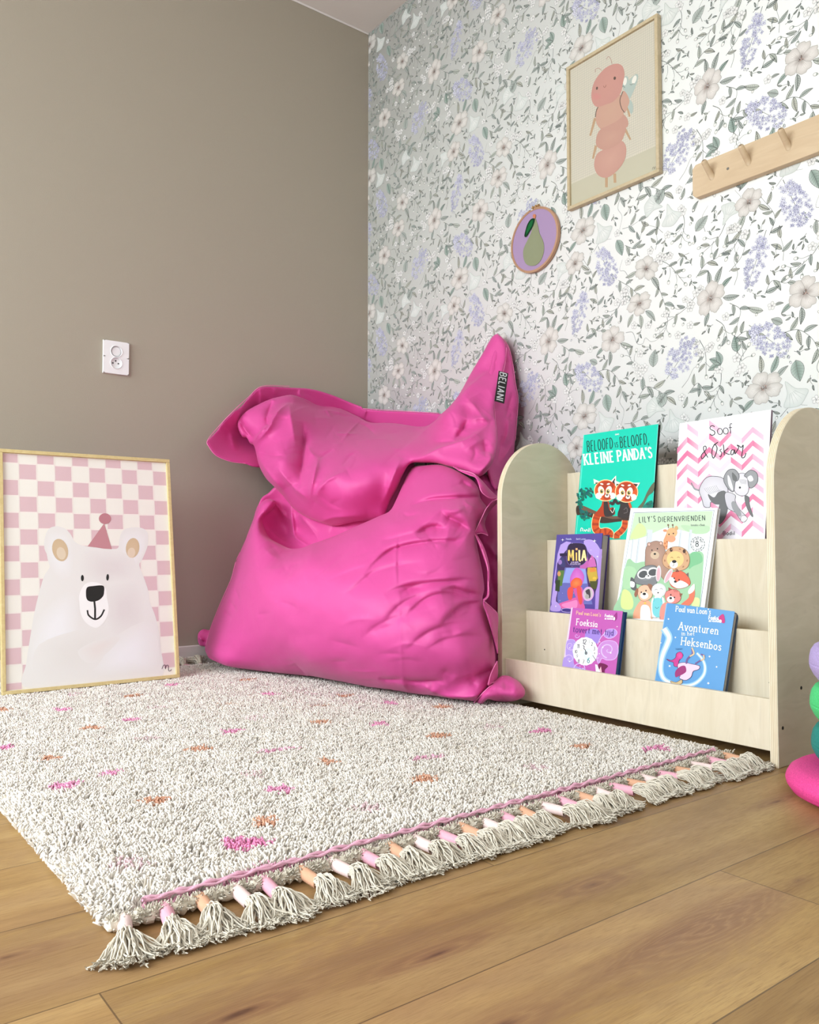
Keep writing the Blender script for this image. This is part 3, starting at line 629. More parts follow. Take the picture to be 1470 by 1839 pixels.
def pile_mesh():
    sp = 0.0040
    nx = int((RX1-RX0-0.01)/sp); ny = int((RY1-RY0+0.005)/sp)
    gx, gy = np.meshgrid(np.arange(nx), np.arange(ny), indexing='ij')
    x = RX0+0.002+(gx.ravel()+rng.uniform(-.5,.5,gx.size))*sp; y = RY0-0.003+(gy.ravel()+rng.uniform(-.5,.5,gy.size))*sp
    # wobbling long edges, clumps and creases of the shag
    n = len(x)
    def field(x, y, k, sd):
        r = np.random.default_rng(sd); f = np.zeros_like(x)
        for _ in range(10):
            a = r.uniform(0, 2*np.pi); w = k*r.uniform(.6, 1.6); f += np.sin((x*np.cos(a)+y*np.sin(a))*w+r.uniform(0, 6.28))
        return f/3.2
    cl = field(x, y, 230, 1); cl2 = field(x, y, 90, 2); dirf = field(x, y, 60, 3)*1.6+field(x, y, 260, 4)*1.8
    h = (RZ-0.006)*(1+0.05*cl+0.05*cl2+rng.normal(0, .05, n))
    edge = np.minimum(np.minimum(x-RX0, RX1-x), np.minimum(y-RY0, RY1-y)); h *= np.clip(0.55+edge/0.03*0.45, .5, 1)
    # flattened groove inside of the front edge, where the pink stripe is woven
    gr = np.exp(-((x-1.937)/0.008)**2); h *= 1-0.55*gr
    ang = dirf+rng.normal(0, .6, n); lean = (0.005+0.005*rng.random(n))
    col = np.empty((n, 4), np.float32); c0 = np.array(rgb(247,240,230)); t = rng.random(n)[:, None]
    col[:] = np.minimum(c0*(0.90+0.12*t), .97); col[:, 3] = 1
    warm = np.array(rgb(236,226,210)); k = rng.random(n) < .10; col[k] = warm
    r = np.random.default_rng(5)
    for i, (sx, sy, kd) in enumerate(SPOTS):
        if kd == 'P': a, b, an = .034, .023, math.radians(60)
        elif kd in ('s',): a, b, an = .044, .009, math.radians(78)
        elif kd == 's3': a, b, an = .026, .008, math.radians(r.uniform(60, 110))
        elif kd == 'l': a, b, an = .026, .019, r.uniform(0, 3)
        else: a, b, an = .0225*r.uniform(.85, 1.15), .020*r.uniform(.85, 1.15), r.uniform(.9, 2.2)
        dx, dy = x-sx, y-sy; u = dx*math.cos(an)+dy*math.sin(an); v = -dx*math.sin(an)+dy*math.cos(an); th = np.arctan2(v/b, u/a)
        q = np.hypot(u/a, v/b)/(1+.16*np.sin(3*th+i)+.10*np.sin(5*th+2*i)); prob = (0.5 if kd == 'l' else .97)
        m = (q < 1) & (rng.random(n) < prob); c = np.array(PC[kd]); col[m] = (c*(0.85+0.3*rng.random(m.sum()))[:, None]).clip(0, 1); col[m, 3] = 1
    # pink stripe along the front edge, of uneven width
    wob = 1.937+0.003*np.sin(y*9)+0.003*np.sin(y*23+1); wd_ = 0.0058+0.0016*np.sin(y*14)+0.006*np.exp(-((y+1.49)/.03)**2)+0.004*np.exp(-((y+.95)/.02)**2)
    m = (np.abs(x-wob) < wd_) & (y > RY0+0.04) & (y < RY1-0.02); cs = np.array(rgb(238,176,198)); col[m] = (cs*(0.88+0.22*rng.random(m.sum()))[:, None]); col[m, 3] = 1
    w0 = 0.0033*(0.8+0.5*rng.random(n))
    # each yarn end: 3-sided, 3 rings, tip closed
    ts = np.array([0., .55, 1.]); ws = np.array([.8, 1.15, .75]); V = np.zeros((n, 9, 3), np.float32)
    for j in range(3):
        cx = x+np.cos(ang)*lean*ts[j]**1.6; cy = y+np.sin(ang)*lean*ts[j]**1.6; cz = 0.006+h*(ts[j]-0.12*(ts[j]**2))
        for k in range(3):
            a = ang+k*2*np.pi/3+j*.5; V[:, j*3+k, 0] = cx+np.cos(a)*w0*ws[j]*.62-RO[0]; V[:, j*3+k, 1] = cy+np.sin(a)*w0*ws[j]*.62-RO[1]; V[:, j*3+k, 2] = cz
    quads = []
    for j in range(2):
        for k in range(3): quads.append([j*3+k, j*3+(k+1) % 3, (j+1)*3+(k+1) % 3, (j+1)*3+k])
    q = (np.array(quads)[None]+(np.arange(n)*9)[:, None, None]).reshape(-1, 4); tr = (np.array([[6,7,8]])[None]+(np.arange(n)*9)[:, None, None]).reshape(-1, 3)
    me = bpy.data.meshes.new('pile'); me.vertices.add(n*9); me.vertices.foreach_set('co', V.ravel())
    lp = np.concatenate([q.ravel(), tr.ravel()]).astype(np.int32); lt = np.r_[np.full(len(q), 4), np.full(len(tr), 3)].astype(np.int32)
    me.loops.add(len(lp)); me.loops.foreach_set('vertex_index', lp); me.polygons.add(len(lt))
    me.polygons.foreach_set('loop_start', np.concatenate([[0], np.cumsum(lt)[:-1]]).astype(np.int32)); me.polygons.foreach_set('loop_total', lt); me.update(calc_edges=True)
    at = me.color_attributes.new('ink', 'FLOAT_COLOR', 'POINT'); at.data.foreach_set('color', np.repeat(col, 9, axis=0).astype(np.float32).ravel())
    return link('pile', me, M['pile'], rug, smooth=True)
pile = pile_mesh(); tag(pile, 'cream shag with pink and orange specks', kind='stuff')
# pink cord woven along the front edge
for off, rr_ in ((0, .0024), (.0045, .0018)):
    bm = bmesh.new(); rc = random.Random(3+int(off*1e4)); pts = []
    for k in range(220):
        yy = RY0+.045+(RY1-RY0-.075)*k/219; pts.append((1.934+off+.0016*math.sin(k*.21+off*900)+rc.uniform(-.0006, .0006)-RO[0], yy-RO[1], 0.0212+.0016*math.sin(k*.9+off*500)))
    tube(bm, pts, [rr_*(1+.25*math.sin(k*1.7)) for k in range(220)], 6); bobj('pink_stripe', bm, plain('pink_stripe_yarn', rgb(236,180,202), .95, .5, 900), rug, True)
# twisted hem along the two fringed ends
def hem(xc):
    bm = bmesh.new(); pts = []
    for k in range(260):
        yy = RY0+0.004+(RY1-RY0-0.008)*k/259; pts.append((xc-RO[0]+0.002*math.sin(k*.9), yy-RO[1], 0.010+0.0018*math.sin(k*2.1)))
    tube(bm, pts, [0.0075+0.0016*math.sin(k*2.3) for k in range(260)], 8)
    return bobj('hem', bm, M['tassel_yarn'], rug, True)
hem(RX1+0.002); hem(RX0-0.002)
bm = bmesh.new(); rf = random.Random(8)
for k in range(2600):
    yy = rf.uniform(RY0, RY1); a = rf.uniform(-.3, 2.6); c0 = Vector((RX1+.002-RO[0], yy-RO[1], .010)); d = Vector((math.cos(a), rf.uniform(-.5, .5), math.sin(a)))
    p1 = c0+d*.007; p2 = c0+d*rf.uniform(.010, .0135)+Vector((0, rf.uniform(-.003, .003), 0)); p2.z = max(p2.z, .002); tube(bm, [p1, p2], [.0014, .0009], 3, cap=False)
tag(bobj('hem_fuzz', bm, M['tassel_yarn'], rug, True), kind='stuff')
WRAP = [plain('wrap_yarn_blush', rgb(236,212,208), 0.8, 0.3, 900), plain('wrap_yarn_pink', rgb(228,170,186), 0.8, 0.3, 900), plain('wrap_yarn_apricot', rgb(216,166,134), 0.8, 0.3, 900)]
WN = ['pale blush thread wrap', 'pink thread wrap', 'apricot thread wrap']
def tassel(x, y, dirx, kind, ang, seed, lift=0.0):
    r = random.Random(seed); a0 = ang
    e = empty('tassel', (x-RO[0], y-RO[1], 0), (0, 0, a0 if dirx > 0 else math.pi+a0), rug)
    NL = 0.042+r.uniform(-.003, .006)
    bm = bmesh.new(); n = 22; pts = []; rad = []
    for k in range(n):
        t = k/(n-1); pts.append((-0.006+t*NL, 0, 0.0115-0.001*t)); rad.append(0.0082+0.0004*(k % 2)-0.0006*t)
    tube(bm, pts, rad, 12); tag(bobj('wrap', bm, WRAP[kind], e, True), WN[kind])
    # loose yarns: bundle fans out and ends frayed on the floor
    bm = bmesh.new(); N = 72
    L0 = r.uniform(.052, .064); sw = r.uniform(-.35, .35)
    for k in range(N):
        u = (k+.5)/N*2-1; u += r.uniform(-.08, .08); lay = r.random()
        spread = u*r.uniform(.75, 1.15)*0.74+sw*.5; L = L0*(1-.18*abs(u))*r.uniform(.86, 1.08)
        y0 = u*0.0068; z0 = 0.0105+(lay-.4)*0.011*math.sqrt(max(0, 1-u*u)); pts = []
        wv = r.uniform(0, 6.28); amp = r.uniform(.0015, .0055); hump = 0.004+0.012*lay*(1-abs(u)*.6)
        for j in range(8):
            t = j/7; d = t*L; fan = spread*(t**0.75)
            xx = NL-0.008+d*math.cos(fan*.75); yy = y0+d*math.sin(fan*.95)+amp*math.sin(wv+t*(7+5*lay))*t
            zz = max(0.0022, z0*(1-t)**1.2+hump*math.sin(math.pi*min(1, t*1.15))*.9+0.0024+lay*.005*t+amp*.5*math.sin(wv*2+t*9))
            zz += lift*t*(1.3-.5*t)*(.5+lay); pts.append((xx, yy, zz))
        tube(bm, pts, [.00105]*7+[.0013], 4, cap=False)
        # frayed end
        p = Vector(pts[-1])
        for q in range(3):
            d = Vector((r.uniform(.002, .007), r.uniform(-.005, .005), r.uniform(-.001, .004))); e2 = p+d; e2.z = max(.0012, e2.z)
            tube(bm, [p, e2], [.0013, .0006], 3, cap=False)
    bobj('fringe', bm, M['tassel_yarn'], e, True)
TY = [-1.684,-1.636,-1.592,-1.546,-1.506,-1.452,-1.405,-1.355,-1.308,-1.263,-1.220,-1.175,-1.132,-1.089,-1.047,-1.002,-0.957,-0.912,-0.867,-0.825,-0.782,-0.737,-0.692,-0.642,-0.586,-0.525,-0.472]
for i, y in enumerate(TY):
    a = (-.30, -.22, -.1, -.05, -.12, .0, .12, .05)[i % 8] if i < 8 else random.Random(i).uniform(-.18, .28)
    if i > 18: a = random.Random(i).uniform(.1, .4)
    if i > 24: a = .05
    tassel(RX1+0.004, y, 1, [0, 1, 2][i % 3], a, 100+i)
for i in range(6):                                    # far end: only the few between picture and bag can be seen
    tassel(RX0-0.004, -1.02+i*.044, -1, [2, 1, 0][i % 3], random.Random(50+i).uniform(-.2, .2), 200+i, .022)
# measured shape of the bean bag: every fabric sheet as outline, depth controls and creases, in metres in the frame of the bag
BAG=[
{'name':'rear','ctl':[(-0.4664,-0.465,1.0398),(-0.627,-0.2629,0.8098),(-0.6022,-0.2684,0.7611),(-0.5077,-0.3489,0.7336),(-0.5507,-0.3549,0.93),(-0.5343,-0.5024,0.8512),(-0.5842,-0.4294,0.852),(-0.5072,-0.5281,0.9412),(-0.4588,-0.5692,0.8493),(-0.3349,-0.6216,1.0617),(-0.3763,-0.604,0.9205),(-0.2074,-0.7149,1.0525),(-0.1055,-0.7445,1.0166),(-0.0891,-0.739,0.9972),(0.064,-0.5608,0.9644),(0.2052,-0.3821,0.9278),(0.28,-0.2956,0.9143),(-0.1675,-0.8476,0.8858),(0.0651,-0.6107,0.8566),(0.2262,-0.3872,0.8392)],'poly':[(-0.4664,1.0398),(-0.5141,0.9921),(-0.5509,0.9303),(-0.6008,0.8767),(-0.6271,0.8098),(-0.6196,0.7834),(-0.6035,0.7607),(-0.585,0.7486),(-0.5509,0.7377),(-0.5078,0.7337),(-0.4796,0.7261),(-0.4409,0.7393),(-0.2963,0.8436),(-0.0953,0.8576),(0.2264,0.8292),(0.2894,0.9072),(0.2053,0.9278),(0.064,0.9644),(-0.0518,0.9938),(-0.0891,1.0015),(-0.1055,1.0166),(-0.2075,1.0525),(-0.2934,1.068),(-0.374,1.0597)],'cr':[(((-0.106,1.0191),(-0.0806,0.9948),(-0.0862,0.9638)),0.012,0.006,0.012),(((-0.4695,1.0369),(-0.4777,0.9866),(-0.4935,0.9604)),0.012,0.02,0.006),(((-0.3341,1.0652),(-0.3396,1.0398),(-0.3227,1.0151)),0.008,0.012,0.005),(((-0.5797,0.8648),(-0.5605,0.8053),(-0.546,0.7912)),0.012,0.008,0.012),(((-0.4264,1.0474),(-0.425,1.0193)),0.006,0.006,0.006)],'roll':(0.012,0.01),'skirt':0.006,'wr':0.6,'cm':1.6,'nc':30,'sharp':[]},
{'name':'peak_back','ctl':[(0.3868,-0.139,1.1633),(0.419,-0.1114,1.1277),(0.4388,-0.084,0.9982),(0.445,-0.0668,0.9198),(0.4361,-0.0621,0.7883),(0.4191,-0.0514,0.6943),(0.3595,-0.0144,0.9102),(0.3608,0.0387,0.7752),(0.3258,0.1269,0.6602),(0.3474,0.1568,0.6065),(0.4011,-0.0252,0.8386),(0.4024,-0.0917,1.0374),(0.3994,0.0066,0.707)],'poly':[(0.3852,1.1678),(0.4023,1.1488),(0.4221,1.1133),(0.4344,1.0589),(0.4402,0.9882),(0.4474,0.9297),(0.4426,0.8634),(0.4361,0.7883),(0.427,0.7316),(0.3814,0.6677),(0.3474,0.6066),(0.3228,0.6411),(0.3118,0.7495),(0.3361,0.9472),(0.3624,1.074)],'cr':[(((0.4061,0.8556),(0.3967,0.7966),(0.3774,0.7603)),0.012,0.02,0.006),(((0.4274,0.9499),(0.4095,0.8931),(0.3968,0.8542)),-0.008,0.012,0.008),(((0.4289,0.786),(0.3959,0.739),(0.3642,0.7017)),0.008,0.012,0.006),(((0.3798,0.7937),(0.3659,0.7338),(0.3498,0.692)),-0.01,0.02,0.008)],'roll':(0.02,0.02),'skirt':0.01,'wr':0.8,'cm':1.45,'nc':14,'sharp':[]},
{'name':'flank','ctl':[(0.2973,0.1044,0.6446),(0.3525,0.0955,0.6455),(0.3362,0.2097,0.4865),(0.3199,0.3238,0.3263),(0.3093,0.3945,0.1014),(0.2854,0.2419,0.404),(0.293,0.4233,0.0459),(0.2537,0.3689,0.0366),(0.2572,0.2711,0.2435)],'poly':[(0.2885,0.6632),(0.3219,0.6635),(0.3525,0.6455),(0.3515,0.5728),(0.3331,0.4045),(0.3229,0.2494),(0.3146,0.1023),(0.2991,0.0404),(0.26,0.0313),(0.2544,0.1661),(0.2567,0.4037),(0.273,0.5736)],'cr':[(((0.2978,0.4482),(0.3176,0.4127),(0.3267,0.3919)),0.02,0.02,0.008),(((0.3049,0.3812),(0.3072,0.3303),(0.3178,0.2903)),-0.012,0.02,0.01)],'roll':(0.03,0.03),'skirt':0.05,'wr':0.6,'cm':1.45,'nc':14,'sharp':[]},
{'name':'pocket','ctl':[(-0.4514,-0.2539,0.5535),(-0.4428,-0.2724,0.5997),(-0.4061,-0.1879,0.4266),(-0.3804,-0.3051,0.6256),(-0.385,-0.3457,0.537),(-0.2821,-0.2202,0.5427),(-0.2522,-0.2128,0.4748),(-0.1309,-0.0961,0.492),(-0.001,-0.0185,0.5177),(0.0354,-0.0364,0.5274),(0.0811,-0.0414,0.6741),(-0.3089,-0.206,0.4169),(-0.1666,-0.0772,0.4271),(-0.3557,-0.3563,0.4765),(0.0171,-0.0276,0.618)],'poly':[(-0.4428,0.5997),(-0.4184,0.6247),(-0.3793,0.6509),(-0.2936,0.6115),(-0.1701,0.5865),(-0.0011,0.5999),(0.0576,0.7117),(0.0998,0.7024),(0.0809,0.6186),(0.0389,0.4998),(-0.0915,0.4273),(-0.242,0.3807),(-0.3576,0.3799),(-0.4433,0.4457),(-0.4542,0.5337)],'cr':[(((-0.3374,0.5952),(-0.3269,0.5267),(-0.3168,0.4699),(-0.2533,0.4313)),0.03,0.012,0.02),(((-0.4001,0.6003),(-0.3726,0.5622),(-0.3428,0.523)),0.012,0.01,0.014),(((-0.4338,0.5168),(-0.3787,0.4657),(-0.323,0.4311)),0.012,0.012,0.02),(((-0.4458,0.5852),(-0.4202,0.5651),(-0.397,0.5747)),-0.01,0.012,0.008),(((-0.3035,0.5506),(-0.2383,0.4772),(-0.2273,0.4479)),0.012,0.012,0.02),(((-0.4544,0.5202),(-0.4253,0.4954),(-0.3948,0.4743)),-0.01,0.014,0.008)],'roll':(0.02,0.012),'skirt':0.04,'wr':0.8,'cm':1.45,'nc':26,'sharp':[]},
{'name':'body','ctl':[(-0.5801,-0.0766,0.05),(-0.5184,-0.0205,0.04),(-0.446,-0.0126,0.032),(-0.3306,0.0568,0.03),(-0.2198,0.1346,0.03),(-0.0473,0.3219,0.03),(0.0745,0.4276,0.03),(0.2283,0.533,0.03),(-0.6276,-0.2624,0.0759),(-0.5851,-0.2561,0.2219),(-0.5204,-0.2658,0.3969),(-0.467,-0.255,0.53),(-0.4393,-0.275,0.5978),(-0.3661,0.1762,0.2041),(-0.2173,0.3483,0.1892),(-0.0583,0.5089,0.1918),(0.0828,0.5935,0.1803),(0.2095,0.581,0.1504),(-0.3704,0.1531,0.3358),(-0.2181,0.3472,0.3282),(-0.0588,0.4996,0.3209),(0.0842,0.5612,0.324),(0.2128,0.5515,0.2949),(-0.3525,0.0412,0.4189),(-0.29,0.1279,0.4026),(-0.2163,0.1959,0.4201),(-0.0811,0.2808,0.4608),(0.0149,0.3113,0.5082),(0.1074,0.3712,0.5298),(0.227,0.4173,0.5129),(0.159,0.511,0.4081),(0.014,0.4638,0.4074),(-0.1405,0.3522,0.3903),(-0.4253,-0.111,0.5014),(-0.3063,-0.0144,0.4274),(-0.2086,0.0868,0.4452),(-0.0854,0.1551,0.4974),(-0.001,0.1867,0.5369),(0.0822,0.1994,0.6032),(0.0866,0.0688,0.6822),(0.1692,0.149,0.6835),(0.2631,0.2279,0.6397),(0.2963,0.2911,0.5573),(0.2722,0.3432,0.4839),(0.2703,0.409,0.4065),(0.2699,0.4596,0.3033),(0.286,0.4819,0.2167),(0.2963,0.4792,0.1286),(0.2577,0.5281,0.0573),(0.1898,0.3144,0.5958),(-0.2061,0.2954,0.1047),(0.0142,0.4812,0.0938),(0.1997,0.5333,0.0799),(-0.4561,0.0344,0.1037)],'poly':[(-0.445,0.6005),(-0.4178,0.6051),(-0.3894,0.5914),(-0.4076,0.5608),(-0.4315,0.5314),(-0.4256,0.5014),(-0.4019,0.4692),(-0.3605,0.4454),(-0.315,0.4274),(-0.2619,0.4296),(-0.2269,0.4435),(-0.1551,0.4674),(-0.0854,0.4974),(-0.0177,0.5268),(0.0156,0.5427),(0.0361,0.58),(0.0575,0.6296),(0.0868,0.6863),(0.1288,0.6913),(0.1698,0.6896),(0.2044,0.6758),(0.2393,0.6522),(0.2668,0.6306),(0.2787,0.6059),(0.2818,0.5765),(0.2963,0.5573),(0.3045,0.5412),(0.2882,0.5162),(0.2683,0.4869),(0.2582,0.46),(0.2632,0.4066),(0.2701,0.3618),(0.2726,0.3176),(0.2649,0.2896),(0.2779,0.2319),(0.2933,0.1727),(0.298,0.1284),(0.2821,0.0822),(0.2606,0.0529),(0.2398,0.0314),(0.2144,0.0321),(0.1453,0.0351),(0.0743,0.0338),(0.0148,0.038),(-0.0472,0.0343),(-0.1293,0.0374),(-0.219,0.0349),(-0.3303,0.0321),(-0.4457,0.0341),(-0.5182,0.0455),(-0.5649,0.0566),(-0.6164,0.0587),(-0.6439,0.071),(-0.6273,0.1248),(-0.603,0.1819),(-0.5676,0.2576),(-0.5394,0.3199),(-0.5318,0.3771),(-0.5142,0.4165),(-0.4845,0.4709),(-0.4709,0.5242),(-0.4623,0.5706)],'cr':[(((-0.3809,0.4528),(-0.3496,0.4218),(-0.3097,0.3894)),-0.016,0.02,0.03),(((-0.3097,0.3894),(-0.2652,0.4186),(-0.2095,0.441),(-0.1325,0.4704)),0.01,0.02,0.05),(((-0.3929,0.4333),(-0.3525,0.4069),(-0.3097,0.3894)),0.01,0.02,0.012),(((-0.3054,0.3792),(-0.2873,0.363),(-0.2648,0.3539)),-0.006,0.02,0.02),(((-0.333,0.4142),(-0.2892,0.4182),(-0.2531,0.4224)),-0.01,0.008,0.014),(((-0.5195,0.2584),(-0.5013,0.2421),(-0.4697,0.2246)),-0.007,0.01,0.016),(((-0.5414,0.2204),(-0.5207,0.2088),(-0.493,0.1984)),-0.006,0.01,0.014),(((-0.5012,0.2956),(-0.4737,0.2688),(-0.4588,0.256)),-0.005,0.01,0.014),(((-0.3023,0.2759),(-0.2664,0.2702),(-0.2396,0.2587)),-0.003,0.012,0.02),(((-0.4614,0.0337),(-0.4291,0.031),(-0.404,0.0291)),-0.006,0.01,0.01),(((-0.2692,0.0889),(-0.2496,0.0644),(-0.2389,0.0362)),-0.006,0.012,0.02),(((-0.5989,0.0661),(-0.5524,0.0609),(-0.5166,0.0408)),-0.012,0.02,0.008),(((-0.0551,0.3576),(-0.0265,0.3893),(0.0058,0.4181),(0.0381,0.4328),(0.0859,0.4434),(0.1497,0.4505),(0.2174,0.4474)),-0.019,0.006,0.034),(((-0.0107,0.4475),(0.0614,0.467),(0.1517,0.4863)),-0.008,0.008,0.03),(((-0.0932,0.3132),(-0.0549,0.3484),(-0.023,0.3691),(0.0342,0.3853),(0.1031,0.3953)),-0.009,0.008,0.035),(((-0.0006,0.3103),(0.0304,0.326),(0.0675,0.335),(0.1136,0.342),(0.1573,0.3455),(0.2106,0.3488),(0.2468,0.3429)),-0.014,0.005,0.03),(((0.0365,0.3142),(0.0612,0.325),(0.1132,0.3307)),-0.008,0.008,0.018),(((0.0451,0.2463),(0.0725,0.2766),(0.1032,0.3005),(0.1371,0.3139),(0.1809,0.3117),(0.221,0.302),(0.2587,0.2937)),-0.015,0.007,0.034),(((-0.0005,0.2443),(0.024,0.2723),(0.0515,0.2938),(0.0883,0.3091),(0.125,0.3183)),-0.009,0.008,0.03),(((0.1436,0.3212),(0.1753,0.326),(0.2081,0.3178),(0.2596,0.3044)),-0.02,0.008,0.03),(((0.1409,0.2364),(0.166,0.2622),(0.1956,0.2815),(0.2272,0.2864),(0.262,0.2872)),-0.019,0.006,0.034),(((0.0514,0.1727),(0.0869,0.2058),(0.1227,0.2275),(0.1717,0.24),(0.2248,0.2387)),-0.009,0.008,0.034),(((0.0993,0.1751),(0.1468,0.2005),(0.2033,0.2097),(0.26,0.1993)),-0.007,0.008,0.034),(((-0.0602,0.1958),(-0.0252,0.2275),(0.0087,0.2478),(0.0512,0.2614)),-0.006,0.01,0.034),(((0.0605,0.2822),(0.0391,0.255),(0.0209,0.2393)),-0.004,0.01,0.02),(((0.1227,0.2156),(0.159,0.2183),(0.1905,0.2226)),-0.004,0.012,0.02),(((-0.0165,0.0825),(0.0125,0.0816),(0.0471,0.0892)),-0.009,0.006,0.014),(((0.0471,0.0892),(0.0786,0.0818),(0.1153,0.0859),(0.1547,0.0922)),-0.015,0.006,0.022),(((0.0974,0.0769),(0.1166,0.0633),(0.136,0.0448)),0.01,0.012,0.01),(((0.1225,0.0678),(0.148,0.0481),(0.1965,0.049),(0.2394,0.0581),(0.2679,0.0787)),0.016,0.014,0.012),(((0.2853,0.114),(0.2598,0.104),(0.226,0.103)),-0.014,0.01,0.016),(((0.2158,0.1105),(0.22,0.0933),(0.2395,0.0734)),-0.01,0.012,0.012),(((0.2752,0.1969),(0.2861,0.1608),(0.2973,0.1337)),-0.012,0.012,0.02),(((0.0472,0.086),(0.0543,0.0617),(0.0678,0.0422)),0.005,0.008,0.012),(((0.1433,0.126),(0.1625,0.1121),(0.1761,0.0942)),-0.005,0.01,0.012),(((0.074,0.55),(0.1099,0.5649),(0.1465,0.5712),(0.2285,0.5752),(0.2909,0.5802)),-0.02,0.006,0.03),(((0.1557,0.5352),(0.1733,0.5158),(0.2054,0.5008),(0.2342,0.4767)),-0.028,0.01,0.045),(((0.1557,0.5352),(0.1812,0.5313),(0.2231,0.5389)),0.014,0.014,0.02),(((0.0852,0.463),(0.1068,0.481),(0.1359,0.4891),(0.1708,0.4807)),-0.022,0.01,0.035),(((0.2225,0.6283),(0.2488,0.6091),(0.2783,0.6029)),-0.01,0.008,0.014),(((0.2252,0.5773),(0.2291,0.5553),(0.2621,0.5393)),0.008,0.01,0.016),(((0.0863,0.4532),(0.1302,0.4435),(0.1685,0.4371)),0.006,0.012,0.02),(((0.287,0.5807),(0.3011,0.5632),(0.313,0.5602)),-0.014,0.012,0.014),(((0.0528,0.5657),(0.0396,0.5389),(0.0384,0.5085)),0.003,0.003,0.003),(((0.0479,0.5344),(0.0672,0.5202),(0.0972,0.5282)),-0.006,0.006,0.01),(((0.0323,0.4673),(0.0288,0.4024),(0.0298,0.329)),0.0028,0.003,0.003),(((0.0388,0.4673),(0.036,0.4025),(0.0361,0.3321)),-0.0022,0.003,0.003),(((0.0366,0.3231),(0.0396,0.2221),(0.0454,0.0939)),0.0016,0.003,0.003)],'roll':(0.045,0.045),'skirt':0.3,'wr':1.0,'cm':1.6,'nc':90,'sharp':[]},
